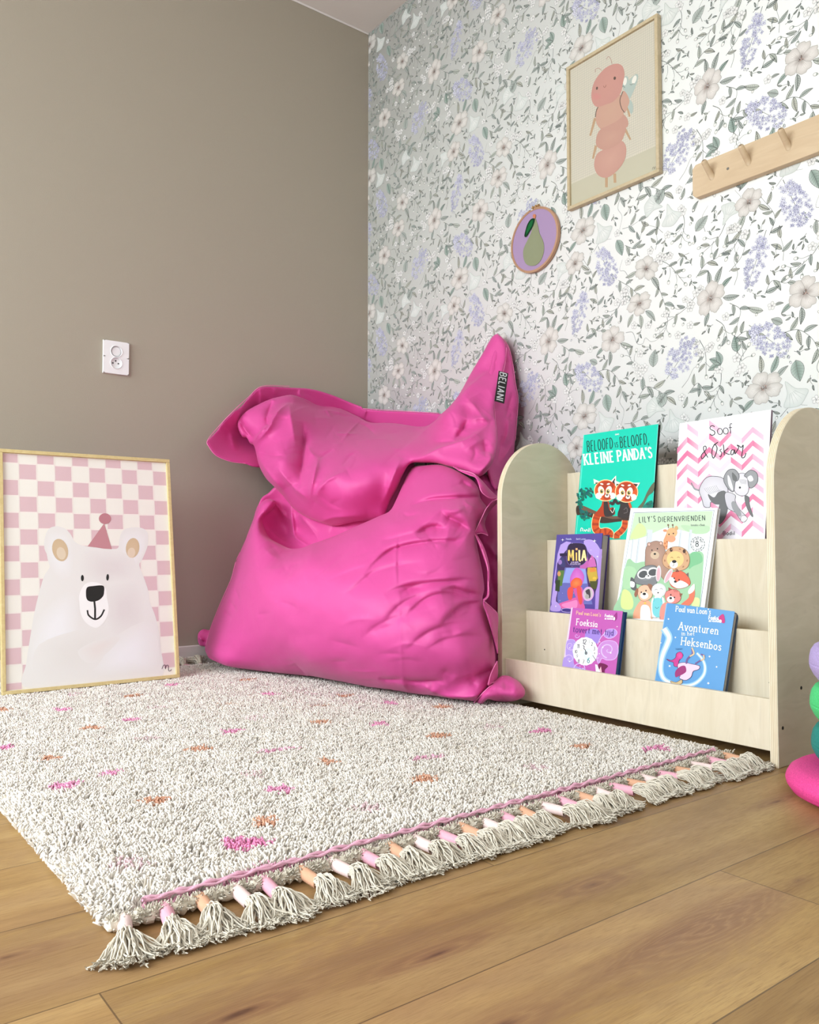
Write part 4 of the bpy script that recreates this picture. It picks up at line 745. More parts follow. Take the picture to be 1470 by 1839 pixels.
{'name':'flap','ctl':[(-0.4845,-0.378,0.8002),(-0.4592,-0.3222,0.7332),(-0.4291,-0.2823,0.6816),(-0.3896,-0.2245,0.6438),(-0.549,-0.3931,0.8886),(-0.511,-0.4082,0.9452),(-0.4628,-0.443,0.9807),(-0.4056,-0.4843,1.0096),(-0.3566,-0.5196,1.0206),(-0.4242,-0.3229,0.8586),(-0.3907,-0.3717,0.9274),(-0.3632,-0.2471,0.6161),(-0.2717,-0.1715,0.5353),(-0.1669,-0.0776,0.5027),(-0.0546,0.0097,0.5169),(-0.001,0.0328,0.5287),(0.0201,0.045,0.5867),(0.0548,0.076,0.6604),(-0.1227,0.0864,0.5928),(-0.236,-0.0194,0.617),(-0.0442,0.1097,0.6261),(-0.1666,-0.0601,0.7119),(-0.3599,-0.14,0.7193),(-0.3343,-0.2413,0.8081),(-0.2545,-0.3357,0.8408),(-0.2627,-0.1077,0.6976),(-0.0976,-0.1866,0.7827),(0.0177,-0.1464,0.7879),(-0.2003,-0.6025,0.9543),(-0.2766,-0.7253,1.0217),(-0.0884,-0.55,0.9029),(0.0607,-0.3945,0.8811),(0.1564,-0.2447,0.862),(-0.1144,-0.6714,0.9543),(0.0899,-0.0292,0.7645),(0.1831,-0.0539,0.8605),(0.2521,-0.0779,0.9489),(0.3259,-0.1294,1.0834),(0.3716,-0.1259,1.1579),(0.3838,-0.1174,1.1635),(0.4094,-0.0734,1.09),(0.377,-0.0072,0.964),(0.3104,-0.0313,0.9498),(0.3532,0.0452,0.8639),(0.3436,0.1516,0.7609),(0.3109,0.243,0.6633),(0.2658,0.2488,0.6495),(0.1968,0.1874,0.6816),(0.1229,0.119,0.6984),(0.0822,0.0968,0.697),(0.258,0.1183,0.7821),(0.1905,0.0931,0.7502),(0.2766,0.0246,0.8578),(0.3388,-0.1115,1.0413),(-0.0012,0.0838,0.6805),(-0.2801,-0.508,0.9499)],'poly':[(-0.4845,0.8043),(-0.5028,0.818),(-0.5153,0.8387),(-0.5329,0.8436),(-0.547,0.8722),(-0.5493,0.895),(-0.5378,0.9184),(-0.511,0.9452),(-0.4811,0.9674),(-0.4438,0.9916),(-0.4055,1.0095),(-0.3663,1.0212),(-0.3222,1.0234),(-0.2764,1.0214),(-0.2105,1.0198),(-0.1155,0.9705),(-0.0567,0.9274),(0.0199,0.9097),(0.1564,0.866),(0.1853,0.8749),(0.217,0.9026),(0.2521,0.9489),(0.2934,1.026),(0.3295,1.087),(0.3449,1.1139),(0.3585,1.1392),(0.3698,1.1561),(0.3822,1.1639),(0.3952,1.1544),(0.4046,1.1377),(0.4104,1.1141),(0.4098,1.0691),(0.3955,1.0178),(0.3771,0.964),(0.3622,0.9133),(0.3541,0.8739),(0.3546,0.8221),(0.3501,0.7707),(0.3377,0.7218),(0.323,0.6847),(0.3038,0.658),(0.2864,0.6442),(0.2656,0.6461),(0.2383,0.6628),(0.1967,0.6797),(0.1607,0.6938),(0.1229,0.6984),(0.0822,0.6971),(0.0583,0.6636),(0.041,0.6225),(0.0201,0.5866),(0.0061,0.5515),(-0.001,0.5252),(-0.0277,0.5184),(-0.0907,0.5154),(-0.1669,0.5027),(-0.2158,0.5147),(-0.2716,0.5353),(-0.3213,0.5681),(-0.363,0.616),(-0.3897,0.6439),(-0.429,0.6815),(-0.4593,0.7332)],'cr':[(((-0.358,0.9755),(-0.3385,0.9019),(-0.3188,0.8223),(-0.3043,0.7601)),0.03,0.035,0.05),(((-0.3,0.8908),(-0.2928,0.8134),(-0.2871,0.7365),(-0.2862,0.6707),(-0.2717,0.6285)),-0.045,0.02,0.035),(((-0.2254,0.7409),(-0.2261,0.6833),(-0.2322,0.6321),(-0.2427,0.5906)),0.02,0.012,0.025),(((-0.3673,0.7075),(-0.3417,0.6739),(-0.3079,0.6364),(-0.2659,0.6005),(-0.2301,0.5802)),0.02,0.03,0.02),(((-0.2301,0.5802),(-0.2103,0.6107),(-0.1818,0.6403),(-0.1195,0.6739)),0.02,0.018,0.03),(((-0.1551,0.8004),(-0.1289,0.8706),(-0.1023,0.9336)),0.01,0.006,0.008),(((-0.1844,0.8522),(-0.1307,0.8482),(-0.0955,0.8558)),0.006,0.006,0.006),(((-0.2257,0.7284),(-0.2035,0.7503),(-0.1767,0.7711)),-0.008,0.008,0.014),(((-0.1373,0.6939),(-0.1167,0.7323),(-0.0897,0.7521)),-0.008,0.01,0.02),(((-0.4207,0.9828),(-0.4334,0.9257),(-0.4277,0.8798),(-0.4032,0.8684)),-0.016,0.01,0.014),(((-0.358,0.9755),(-0.3934,0.8984),(-0.4148,0.845),(-0.4756,0.8036)),0.026,0.02,0.014),(((-0.4177,0.8742),(-0.4394,0.8433),(-0.481,0.8132)),0.016,0.01,0.01),(((-0.544,0.9155),(-0.5233,0.8728),(-0.4953,0.8407),(-0.4702,0.8294)),-0.02,0.012,0.02),(((-0.4627,0.7785),(-0.3918,0.7509),(-0.3341,0.7403)),-0.006,0.01,0.015),(((-0.3447,1.0191),(-0.3167,1.0093),(-0.2905,0.995)),-0.008,0.01,0.014),(((-0.2619,0.9621),(-0.2106,0.9767),(-0.1528,0.9648)),0.008,0.012,0.01),(((-0.2346,0.9806),(-0.2088,0.9363)),0.006,0.006,0.006),(((-0.3079,0.5492),(-0.2512,0.526),(-0.2199,0.5161),(-0.1707,0.5268),(-0.1091,0.5291),(-0.0543,0.5324)),0.012,0.02,0.008),(((-0.4619,0.7691),(-0.4126,0.6988),(-0.365,0.6449),(-0.3233,0.5948)),0.012,0.02,0.018),(((-0.2771,0.7927),(-0.25,0.7515),(-0.2268,0.7359)),0.008,0.01,0.014),(((0.3465,1.0297),(0.3371,1.0133),(0.2651,0.949),(0.2107,0.8883),(0.1691,0.8601),(0.1012,0.7924),(0.0535,0.7366)),0.03,0.055,0.012),(((0.3297,0.8208),(0.2888,0.7867),(0.2451,0.7574),(0.1769,0.7395),(0.1236,0.7142),(0.0822,0.6995)),0.022,0.03,0.01),(((0.2633,0.838),(0.2417,0.797),(0.2144,0.7655)),-0.02,0.03,0.012),(((0.3319,0.8231),(0.3041,0.8383),(0.2646,0.8332)),0.012,0.012,0.02),(((0.155,0.7681),(0.2004,0.7635),(0.2343,0.7541)),-0.008,0.012,0.02),(((0.3027,0.7257),(0.3131,0.693),(0.2731,0.6467)),0.014,0.01,0.016),(((0.3043,0.7643),(0.3053,0.7174),(0.2996,0.7011)),-0.012,0.014,0.014),(((0.2382,0.7237),(0.2686,0.7432),(0.3,0.7599)),0.006,0.01,0.012),(((0.0527,0.7172),(0.0332,0.6686),(0.0143,0.6159),(0.001,0.571)),0.022,0.04,0.02),(((-0.1116,0.9195),(-0.0723,0.9035),(-0.0321,0.8362)),-0.01,0.012,0.02),(((-0.0442,0.9185),(0.031,0.9063),(0.1108,0.8851),(0.1681,0.8493)),0.006,0.008,0.006),(((0.1107,0.884),(0.1258,0.8566),(0.1354,0.8129)),0.006,0.01,0.01),(((-0.0993,0.7983),(-0.0313,0.8138),(0.0402,0.7926)),0.006,0.02,0.03),(((0.2676,0.7348),(0.2719,0.7096),(0.255,0.6818)),-0.006,0.01,0.01),(((0.2488,0.9007),(0.2858,0.8847),(0.3163,0.819)),0.008,0.02,0.02)],'roll':(0.028,0.026),'skirt':0.16,'wr':1.0,'cm':1.9,'nc':110,'sharp':[]},
{'name':'flange_a','ctl':[(0.2022,0.2034,0.6754),(0.2215,0.2302,0.6592),(0.2622,0.2695,0.6434),(0.3062,0.2707,0.6009),(0.3303,0.2699,0.5762),(0.2831,0.3155,0.5823),(0.2636,0.2885,0.633)],'poly':[(0.2022,0.6754),(0.2225,0.6656),(0.2627,0.6455),(0.2806,0.6286),(0.3062,0.6009),(0.3307,0.5781),(0.3293,0.5705),(0.3056,0.5698),(0.2831,0.5823),(0.2728,0.5962),(0.2635,0.6311),(0.2459,0.6413),(0.2211,0.657)],'cr':[(((0.2689,0.6295),(0.2894,0.6012),(0.3108,0.5769)),0.006,0.004,0.01)],'roll':(0.003,0.006),'skirt':0.003,'wr':0.3,'cm':1.45,'nc':0,'sharp':[]},
{'name':'flange_b','ctl':[(0.3264,0.2986,0.5711),(0.3263,0.2986,0.5624),(0.2897,0.3161,0.5164),(0.2903,0.3512,0.4658),(0.2512,0.3653,0.4701),(0.2714,0.3678,0.5181),(0.2968,0.3431,0.5566)],'poly':[(0.3262,0.5728),(0.3265,0.5624),(0.3034,0.5406),(0.2892,0.5163),(0.2835,0.4951),(0.2905,0.4658),(0.2708,0.4725),(0.2511,0.47),(0.2594,0.491),(0.2718,0.5182),(0.2874,0.546),(0.3051,0.5641)],'cr':[(((0.2667,0.5012),(0.2748,0.4811),(0.2778,0.4675)),0.006,0.005,0.008)],'roll':(0.003,0.006),'skirt':0.003,'wr':0.3,'cm':1.45,'nc':0,'sharp':[]},
{'name':'flange_c','ctl':[(0.2483,0.3699,0.472),(0.266,0.4115,0.4343),(0.2786,0.4546,0.3727),(0.2772,0.4697,0.3281),(0.2606,0.5066,0.2946),(0.267,0.43,0.408),(0.2715,0.479,0.3446)],'poly':[(0.2483,0.472),(0.2543,0.4713),(0.2676,0.4442),(0.2782,0.4112),(0.2816,0.3726),(0.277,0.3282),(0.276,0.3048),(0.2616,0.2927),(0.2568,0.2967),(0.2697,0.3083),(0.2725,0.3445),(0.2739,0.376),(0.2669,0.4081),(0.2574,0.4409)],'cr':[],'roll':(0.002,0.005),'skirt':0.003,'wr':0.2,'cm':1.45,'nc':0,'sharp':[]},
{'name':'flange_d','ctl':[(0.2601,0.4974,0.2915),(0.2838,0.4618,0.2729),(0.3059,0.4326,0.2527),(0.306,0.4328,0.2054),(0.2969,0.4971,0.1538),(0.2757,0.5105,0.2231),(0.2655,0.5048,0.2604)],'poly':[(0.2585,0.2923),(0.2644,0.2915),(0.2838,0.2729),(0.306,0.2526),(0.3058,0.2056),(0.297,0.1537),(0.2892,0.1831),(0.2758,0.223),(0.2654,0.2604),(0.2581,0.2796)],'cr':[(((0.2673,0.2783),(0.2802,0.2432),(0.301,0.1946)),0.006,0.006,0.012)],'roll':(0.003,0.006),'skirt':0.003,'wr':0.3,'cm':1.45,'nc':0,'sharp':[]},
{'name':'flange_e','ctl':[(0.2921,0.516,0.1391),(0.299,0.4829,0.1154),(0.2921,0.4904,0.077),(0.2627,0.5522,0.0822),(0.2726,0.5317,0.1072)],'poly':[(0.2922,0.1389),(0.299,0.1155),(0.2992,0.089),(0.2921,0.077),(0.2747,0.0753),(0.2627,0.0822),(0.2662,0.0938),(0.2725,0.1073),(0.2816,0.1229)],'cr':[(((0.2747,0.1033),(0.2791,0.0893),(0.2747,0.0784)),0.005,0.005,0.008)],'roll':(0.003,0.006),'skirt':0.003,'wr':0.3,'cm':1.45,'nc':0,'sharp':[]},
{'name':'corner_foot','ctl':[(0.2413,0.5066,0.022),(0.2592,0.5146,0.022),(0.3071,0.4832,0.02),(0.3449,0.4767,0.02),(0.2475,0.5653,0.057),(0.2915,0.5238,0.0864),(0.3101,0.5154,0.0949),(0.3477,0.5247,0.0848),(0.3639,0.5472,0.0602),(0.3418,0.5422,0.041),(0.2662,0.5742,0.0725),(0.3097,0.5661,0.0708)],'poly':[(0.2403,0.0266),(0.2475,0.057),(0.2667,0.0746),(0.2911,0.0868),(0.31,0.095),(0.3284,0.094),(0.3475,0.085),(0.3593,0.0719),(0.3641,0.0599),(0.3614,0.0454),(0.3483,0.0338),(0.3283,0.0224),(0.297,0.0253),(0.2671,0.039),(0.2565,0.0216)],'cr':[(((0.2638,0.0831),(0.2899,0.0852),(0.3103,0.0927)),0.012,0.008,0.01),(((0.2665,0.079),(0.2937,0.0758),(0.3073,0.0718)),0.012,0.012,0.006),(((0.273,0.0755),(0.2479,0.0579),(0.2289,0.0266)),0.012,0.01,0.008),(((0.3035,0.0901),(0.3099,0.0811),(0.3316,0.078)),-0.01,0.008,0.012),(((0.2822,0.0602),(0.3157,0.0445),(0.339,0.0523)),-0.004,0.01,0.01),(((0.3103,0.0719),(0.341,0.0748),(0.3556,0.0634)),0.005,0.01,0.01)],'roll':(0.03,0.035),'skirt':0.05,'wr':1.0,'cm':1.45,'nc':8,'sharp':[]},
{'name':'rear_foot','ctl':[(-0.6798,-0.3727,0.1126),(-0.6463,-0.3846,0.1274),(-0.6208,-0.3783,0.1199),(-0.6203,-0.3787,0.0613),(-0.6784,-0.3861,0.0748),(-0.6543,-0.3665,0.1031)],'poly':[(-0.6799,0.1125),(-0.6655,0.1299),(-0.6461,0.1275),(-0.6208,0.1198),(-0.6203,0.0613),(-0.6571,0.0672),(-0.6783,0.0748)],'cr':[(((-0.6775,0.1156),(-0.6633,0.0984),(-0.6522,0.0941)),0.01,0.006,0.006)],'roll':(0.012,0.012),'skirt':0.02,'wr':0.5,'cm':1.45,'nc':0,'sharp':[]}
]
SEAMS=[('rear',[(0.0601,-0.4156,1.0632),(0.0957,-0.5529,1.0416),(0.0903,-0.6077,0.9939),(0.134,-0.6848,0.9321),(0.1065,-0.7262,0.8785),(0.1639,-0.8004,0.8098),(0.1736,-0.7982,0.7834),(0.1762,-0.7802,0.7607),(0.1743,-0.7561,0.7486),(0.1706,-0.7114,0.7377),(0.161,-0.6519,0.736)]),('rear',[(0.0891,-0.089,1.0044),(0.1446,-0.0771,0.9948),(0.3272,-0.0661,0.9655),(0.5486,-0.0564,0.9295)]),('peak_back',[(0.8509,-0.0453,1.1679),(0.8728,-0.0402,1.1488),(0.8996,-0.0375,1.1133),(0.9106,-0.0302,1.0589),(0.9311,-0.0379,0.9882),(0.9444,-0.0385,0.9297),(0.9453,-0.0452,0.8634),(0.9442,-0.0524,0.7883)]),('flap',[(0.9116,-0.0609,1.1061),(0.921,-0.073,1.0594),(0.9344,-0.1017,1.0029),(0.9547,-0.1416,0.9434),(0.9626,-0.1643,0.8998),(0.9854,-0.1837,0.8535),(1.0437,-0.2323,0.7809),(1.0886,-0.2847,0.718),(1.1099,-0.3254,0.6704),(1.1093,-0.3518,0.6476)]),('body',[(0.2151,-0.697,0.4126),(0.1897,-0.7015,0.3771),(0.2183,-0.7315,0.3199),(0.1941,-0.7489,0.2576),(0.1526,-0.7626,0.1819),(0.1179,-0.7675,0.1248),(0.1057,-0.7743,0.0809)]),('flange_a',[(1.0637,-0.4028,0.6613),(1.1213,-0.3944,0.6438),(1.162,-0.4104,0.5999),(1.1699,-0.4036,0.5841),(1.1711,-0.3764,0.5728),(1.1624,-0.3417,0.5762)]),('flange_b',[(1.186,-0.3667,0.5708),(1.1998,-0.4175,0.5462),(1.2038,-0.4421,0.5165),(1.2002,-0.4549,0.491),(1.1938,-0.4606,0.47),(1.1981,-0.4394,0.4719),(1.2035,-0.4199,0.4658)]),('flange_c',[(1.1975,-0.466,0.4706),(1.2251,-0.4739,0.4476),(1.2499,-0.4802,0.4178),(1.2779,-0.4908,0.3791),(1.2958,-0.505,0.338),(1.3035,-0.5114,0.3065),(1.3146,-0.5382,0.2938)]),('flange_d',[(1.3057,-0.5302,0.2909),(1.2905,-0.49,0.2729),(1.2802,-0.4563,0.2522)]),('flange_e',[(1.3371,-0.5129,0.1371),(1.3379,-0.531,0.1154),(1.3432,-0.5454,0.0988),(1.3496,-0.557,0.0823)]),('corner_foot',[(1.3445,-0.5535,0.0831),(1.3335,-0.5136,0.0847),(1.3353,-0.4915,0.0927)]),('corner_foot',[(1.3676,-0.5186,0.0704),(1.3481,-0.519,0.0767),(1.3493,-0.5497,0.0773),(1.3376,-0.5682,0.0579),(1.2872,-0.5496,0.0268)])]
BAG_LABEL=[(1.006,-0.185,0.9958),(1.0261,-0.16,0.9862),(1.0466,-0.205,0.8832),(1.0358,-0.235,0.8891)]
# ------------------------------------------------------------------ bean bag
def fabric():
    t = NT('pink_nylon_fabric'); v = t.coords(); n = t.noise(v, 3.0, 3); c = t.mix(rgb(208,70,146), rgb(216,80,155), n)
    t.lk(c, t.b.inputs['Base Color']); t.b.inputs['Roughness'].default_value = 0.55; t.b.inputs['Specular IOR Level'].default_value = 0.45
    t.b.inputs['Sheen Weight'].default_value = 0.12; t.b.inputs['Sheen Roughness'].default_value = 0.4
    w = t.noise(v, 26, 4, 0.6, 0.8); w2 = t.noise(v, 900, 2)
    m = t.add('ShaderNodeMath', operation='MULTIPLY_ADD'); t.lk(w, m.inputs[0]); m.inputs[1].default_value = 3.0; t.lk(w2, m.inputs[2])
    t.bump(m.outputs[0], 0.12, 0.003); return t.m
M['fabric'] = fabric()
BO = np.array([.75, -.45, 0.]); bs_ = np.array([.585, .811, 0.]); bs_ /= np.linalg.norm(bs_); bn_ = np.array([bs_[1], -bs_[0], 0.])
def tps_fit(P, v, reg=1e-4):
    P = np.array(P); n = len(P); d = np.hypot(P[:, None, 0]-P[None, :, 0], P[:, None, 1]-P[None, :, 1]); K = np.where(d > 0, d**2*np.log(d+1e-12), 0)+reg*np.eye(n)
    A = np.zeros((n+3, n+3)); A[:n, :n] = K; A[:n, n] = 1; A[:n, n+1:] = P; A[n, :n] = 1; A[n+1:, :n] = P.T
    return P, np.linalg.solve(A, np.r_[v, 0, 0, 0])
def tps_eval(fit, Q):
    P, w = fit; d = np.hypot(Q[:, None, 0]-P[None, :, 0], Q[:, None, 1]-P[None, :, 1]); K = np.where(d > 0, d**2*np.log(d+1e-12), 0)
    return K@w[:-3]+w[-3]+Q@w[-2:]
def resample(pts, step, closed=True):
    P = np.array(smooth(pts, 8, closed)); 
    if closed: P = np.r_[P, P[:1]]
    L = np.r_[0, np.cumsum(np.hypot(*np.diff(P, axis=0).T))]; n = max(4, int(L[-1]/step)); t = np.linspace(0, L[-1], n+1)
    Q = np.c_[np.interp(t, L, P[:, 0]), np.interp(t, L, P[:, 1])]; return Q[:-1] if closed else Q
def seg_dist(Q, line):
    """signed distance to a polyline and position along it (0..1)"""
    best = np.full(len(Q), 1e9); sgn = np.zeros(len(Q)); along = np.zeros(len(Q)); L = np.r_[0, np.cumsum(np.hypot(*np.diff(line, axis=0).T))]
    for i in range(len(line)-1):
        a, b = line[i], line[i+1]; d = b-a; l2 = d@d+1e-12; t = np.clip(((Q-a)@d)/l2, 0, 1); c = a+t[:, None]*d; v = Q-c; dist = np.hypot(v[:, 0], v[:, 1])
        m = dist < best; best[m] = dist[m]; sgn[m] = np.sign(d[0]*v[m, 1]-d[1]*v[m, 0]); along[m] = (L[i]+t[m]*math.sqrt(l2))/L[-1]
    return best, sgn, along
def inside(Q, P):
    r = np.zeros(len(Q), bool); n = len(P)
    for i in range(n):
        x0, y0 = P[i]; x1, y1 = P[(i+1) % n]
        if y0 == y1: continue
        c = ((y0 > Q[:, 1]) != (y1 > Q[:, 1])) & (Q[:, 0] < (x1-x0)*(Q[:, 1]-y0)/(y1-y0)+x0); r ^= c
    return r
def wrinkle(Q, sd, k, n=14):
    r = np.random.default_rng(sd); f = np.zeros(len(Q))
    for _ in range(n):
        a = r.uniform(0, np.pi); w = k*r.uniform(.5, 1.8); f += np.sin((Q[:, 0]*np.cos(a)+Q[:, 1]*np.sin(a))*w+r.uniform(0, 6.28)+1.5*np.sin(Q[:, 0]*k*.4+Q[:, 1]*k*.3+r.uniform(0, 6)))
    return f/math.sqrt(n)
def to_world(s, d, z):
    W = BO[None]+s[:, None]*bs_[None]+d[:, None]*bn_[None]; W[:, 2] = z
    W[:, 0] = np.maximum(W[:, 0], .016+.01*0); W[:, 1] = np.minimum(W[:, 1], -.016); W[:, 2] = np.maximum(W[:, 2], .020)
    return W
def sheet(D, sd, step=.0038):
    poly = resample(D['poly'], step); fit = tps_fit([(c[0], c[2]) for c in D['ctl']], [c[1] for c in D['ctl']])
    lo, hi = poly.min(0), poly.max(0); gx, gy = np.meshgrid(np.arange(lo[0], hi[0], step), np.arange(lo[1], hi[1], step*.87), indexing='ij')
    gx = gx+(np.arange(gx.shape[1]) % 2)[None, :]*step/2; G = np.c_[gx.ravel(), gy.ravel()]; G = G[inside(G, poly)]
    closed = np.r_[poly, poly[:1]]; d0, _, _ = seg_dist(G, closed); G = G[d0 > step*.55]; d0 = d0[d0 > step*.55]
    nb = len(poly); co = [Vector(p) for p in poly]+[Vector(p) for p in G]
    r = delaunay_2d_cdt(co, [(i, (i+1) % nb) for i in range(nb)], [list(range(nb))], 1, 1e-6)
    Q = np.array([tuple(v) for v in r[0]]); faces = [list(f) for f in r[2]]
    dE, _, _ = seg_dist(Q, closed)
    d = tps_eval(fit, Q); wr = np.zeros(len(Q))
    for line, amp, wl, w_r in D['cr']:
        ln = np.array(smooth(line, 5)); db, sg, al = seg_dist(Q, ln); w = np.where(sg > 0, wl, w_r)*.80; e = .0014
        tp = np.clip(np.minimum(al, 1-al)*3.2, 0, 1)**.9; wr += D.get('cm', 1.45)*amp*np.exp(-(np.sqrt(db**2+e*e)-e)/w)*tp
    # many small random creases of the crumpled nylon
    r = np.random.default_rng(sd+77); nc = int(D.get('nc', 0)); lo2, hi2 = poly.min(0), poly.max(0)
    for _ in range(nc):
        c = lo2+(hi2-lo2)*r.random(2)
        if D['name'] == 'body':
            c[0] = hi2[0]-(hi2[0]-lo2[0])*r.random()**1.7; ang = r.normal(.28, .22)+(c[1]-.35)*.8
        else: ang = r.uniform(0, np.pi)
        L = r.uniform(.04, .15); k = r.normal(0, 3.5); tt = np.linspace(-.5, .5, 6)*L; dirv = np.array([math.cos(ang), math.sin(ang)]); nv = np.array([-dirv[1], dirv[0]])
        ln = c+tt[:, None]*dirv+(k*tt**2)[:, None]*nv; near = (np.abs(Q-c).max(1) < L*.5+.05); 
        if not near.any(): continue
        db, sg, al = seg_dist(Q[near], ln); w = np.where(sg > 0, r.uniform(.003, .009), r.uniform(.008, .022)); tp = np.clip(np.minimum(al, 1-al)*2.6, 0, 1)**1.2
        wr[near] += r.choice([-1, 1], p=[.6, .4])*r.uniform(.0025, .0065)*np.exp(-(np.sqrt(db**2+1e-6)-1e-3)/w)*tp
    d = d+wr*(1-np.exp(-dE/.010)*.5)
    d += D['wr']*(.0016*wrinkle(Q, sd, 26)+.0009*wrinkle(Q, sd+9, 70))
    dep, wid = D['roll']; wid = min(wid, dE.max()*.8); t = np.clip(dE/wid, 0, 1); d -= dep*(1-np.sqrt(np.clip(1-(1-t)**2, 0, 1)))
    V = to_world(Q[:, 0], d, Q[:, 1])
    # the cloth turns backwards round the outline: rings that carry on behind
    nbv = min(nb, len(Q)); base = len(V); sk = D['skirt']; rings = [list(range(nbv))]; pc = poly.mean(0); rows = [V]
    tan = np.roll(Q[:nbv], -1, 0)-np.roll(Q[:nbv], 1, 0); nin = np.c_[-tan[:, 1], tan[:, 0]]; nin /= np.hypot(*nin.T)[:, None]+1e-9
    area2 = np.sum(poly[:, 0]*np.roll(poly[:, 1], -1)-np.roll(poly[:, 0], -1)*poly[:, 1])
    if area2 < 0: nin = -nin
    R = 4; W0 = to_world(Q[:nbv, 0], d[:nbv], Q[:nbv, 1]); room = np.clip(np.minimum((-.018-W0[:, 1])/.585, (W0[:, 0]-.018)/.811), .0015, None); skl = np.minimum(sk, room)
    for k in range(1, R+1):
        f_ = k/R; off = nin*(min(sk, .06)*.30*f_**2); q = Q[:nbv]+off; rows.append(to_world(q[:, 0], d[:nbv]-skl*f_, q[:, 1])); rings.append(list(range(base+(k-1)*nbv, base+k*nbv)))
    F = [f for f in faces]
    for k in range(R):
        A, B = rings[k], rings[k+1]
        for i in range(nbv): j = (i+1) % nbv; F.append([A[i], B[i], B[j], A[j]])
    return np.concatenate(rows), F
bag = empty('bean_bag', (.75, -.45, .02)); tag(bag, 'large bright pink bean bag slumped in the corner beside the bookshelf', 'bean bag')
def bag_mesh(name, sheets, parent):
    VV = []; FF = []; b = 0
    for V, F in sheets: VV.append(V); FF += [[i+b for i in f] for f in F]; b += len(V)
    VV = np.concatenate(VV)-np.array(bag.location); me = bpy.data.meshes.new(name); me.from_pydata(VV.tolist(), [], FF); me.update()
    bm = bmesh.new(); bm.from_mesh(me); bmesh.ops.recalc_face_normals(bm, faces=bm.faces); bm.to_mesh(me); bm.free()
    return link(name, me, M['fabric'], parent, smooth=True)
BD = {D['name']: D for D in BAG}
shell = bag_mesh('cover', [sheet(D, 11+i) for i, D in enumerate(BAG) if 'foot' not in D['name']], bag)
bag_mesh('corner_tip', [sheet(BD['corner_foot'], 40)], bag); bag_mesh('corner_tip', [sheet(BD['rear_foot'], 41)], bag)
M['piping'] = plain('pink_seam_piping', rgb(240,128,186), .5)
for nm, q in SEAMS:
    bm = bmesh.new()
    c = smooth([(p[0], p[1]) for p in q], 5); zz = smooth([(p[2], 0) for p in q], 5)
    tube(bm, [(max(a[0], .012)-.75, min(a[1], -.012)+.45, b[0]-.02) for a, b in zip(c, zz)], .0013, 6)
    bobj('seam_piping', bm, M['piping'], bag, True)
# black woven name label on the side seam of the peak
L4 = [Vector(p)-Vector(bag.location) for p in BAG_LABEL]
u_ = ((L4[1]-L4[0])+(L4[2]-L4[3]))*.5; v_ = ((L4[0]-L4[3])+(L4[1]-L4[2]))*.5; lw, lh = u_.length, v_.length
ux = u_.normalized(); nz = ux.cross(v_).normalized(); vy = nz.cross(ux); c_ = sum(L4, Vector())/4
LM = Matrix(((ux.x, vy.x, nz.x, c_.x), (ux.y, vy.y, nz.y, c_.y), (ux.z, vy.z, nz.z, c_.z), (0, 0, 0, 1)))
bm = bmesh.new(); box(bm, (-lw/2, -lh/2, -.0016), (lw/2, lh/2, 0), .0004, 1)
lb = bobj('brand_label', bm, M['black'], bag); lb.matrix_local = LM; tag(lb, 'black label with grey lettering')
A = Art(homography([(0, 0), (1, 0), (1, 3), (0, 3)], [(-lw/2, lh/2), (lw/2, lh/2), (lw/2, -lh/2), (-lw/2, -lh/2)]), base=.0003, step=.00005)
A.text("BELIANI", .16, .12, .66, rgb(196,196,200), .15, .50, track=.16, ang=-90, fit=2.7)
A.mesh('label_print', M['ink'], lb)
# ------------------------------------------------------------------ birch plywood book display
def birch(name, c1, c2, sc, edge=False):
    t = NT(name); v = t.coords(sc); n = t.noise(v, 3.0, 5, 0.55, 1.2); c = t.ramp(n, [(0.32, c1), (0.66, c2)])
    v2 = t.coords((sc[0]*.6, sc[1]*.6, sc[2]*.6)); fl = t.noise(v2, 5.0, 2, 0.5, 2.5)
    c = t.mix(c, tuple(x*0.78 for x in c1[:3])+(1,), t.ramp(fl, [(0.60,(0,0,0,1)), (0.72,(0.22,0.22,0.22,1))]))
    if edge:
        w = t.add('ShaderNodeTexWave', wave_type='BANDS', bands_direction='X'); w.inputs['Scale'].default_value = 88.0; w.inputs['Distortion'].default_value = 0.35
        t.lk(t.coords(), w.inputs['Vector']); c = t.mix(c, rgb(176,150,112), t.ramp(w.outputs['Fac'], [(0.55,(0,0,0,1)), (0.8,(0.7,0.7,0.7,1))]))
    t.lk(c, t.b.inputs['Base Color']); t.b.inputs['Roughness'].default_value = 0.5; t.b.inputs['Specular IOR Level'].default_value = 0.35
    t.bump(n, 0.05, 0.001); return t.m
M['birch_board'] = birch('birch_board', rgb(214,202,177), rgb(224,214,192), (10, 10, 1.6))
M['birch_side'] = birch('birch_side_panel', rgb(208,199,174), rgb(218,209,186), (9, 2.4, 9))
M['ply_edge'] = birch('plywood_edge', rgb(226,212,182), rgb(238,228,204), (30, 30, 3), True)
SX0, SX1 = 1.257, 2.052
shelf = empty('bookshelf', ((SX0+SX1)/2, -0.27, 0)); SO = Vector(shelf.location)
tag(shelf, 'low birch plywood book display with arched side panels against the floral wall', 'bookshelf')
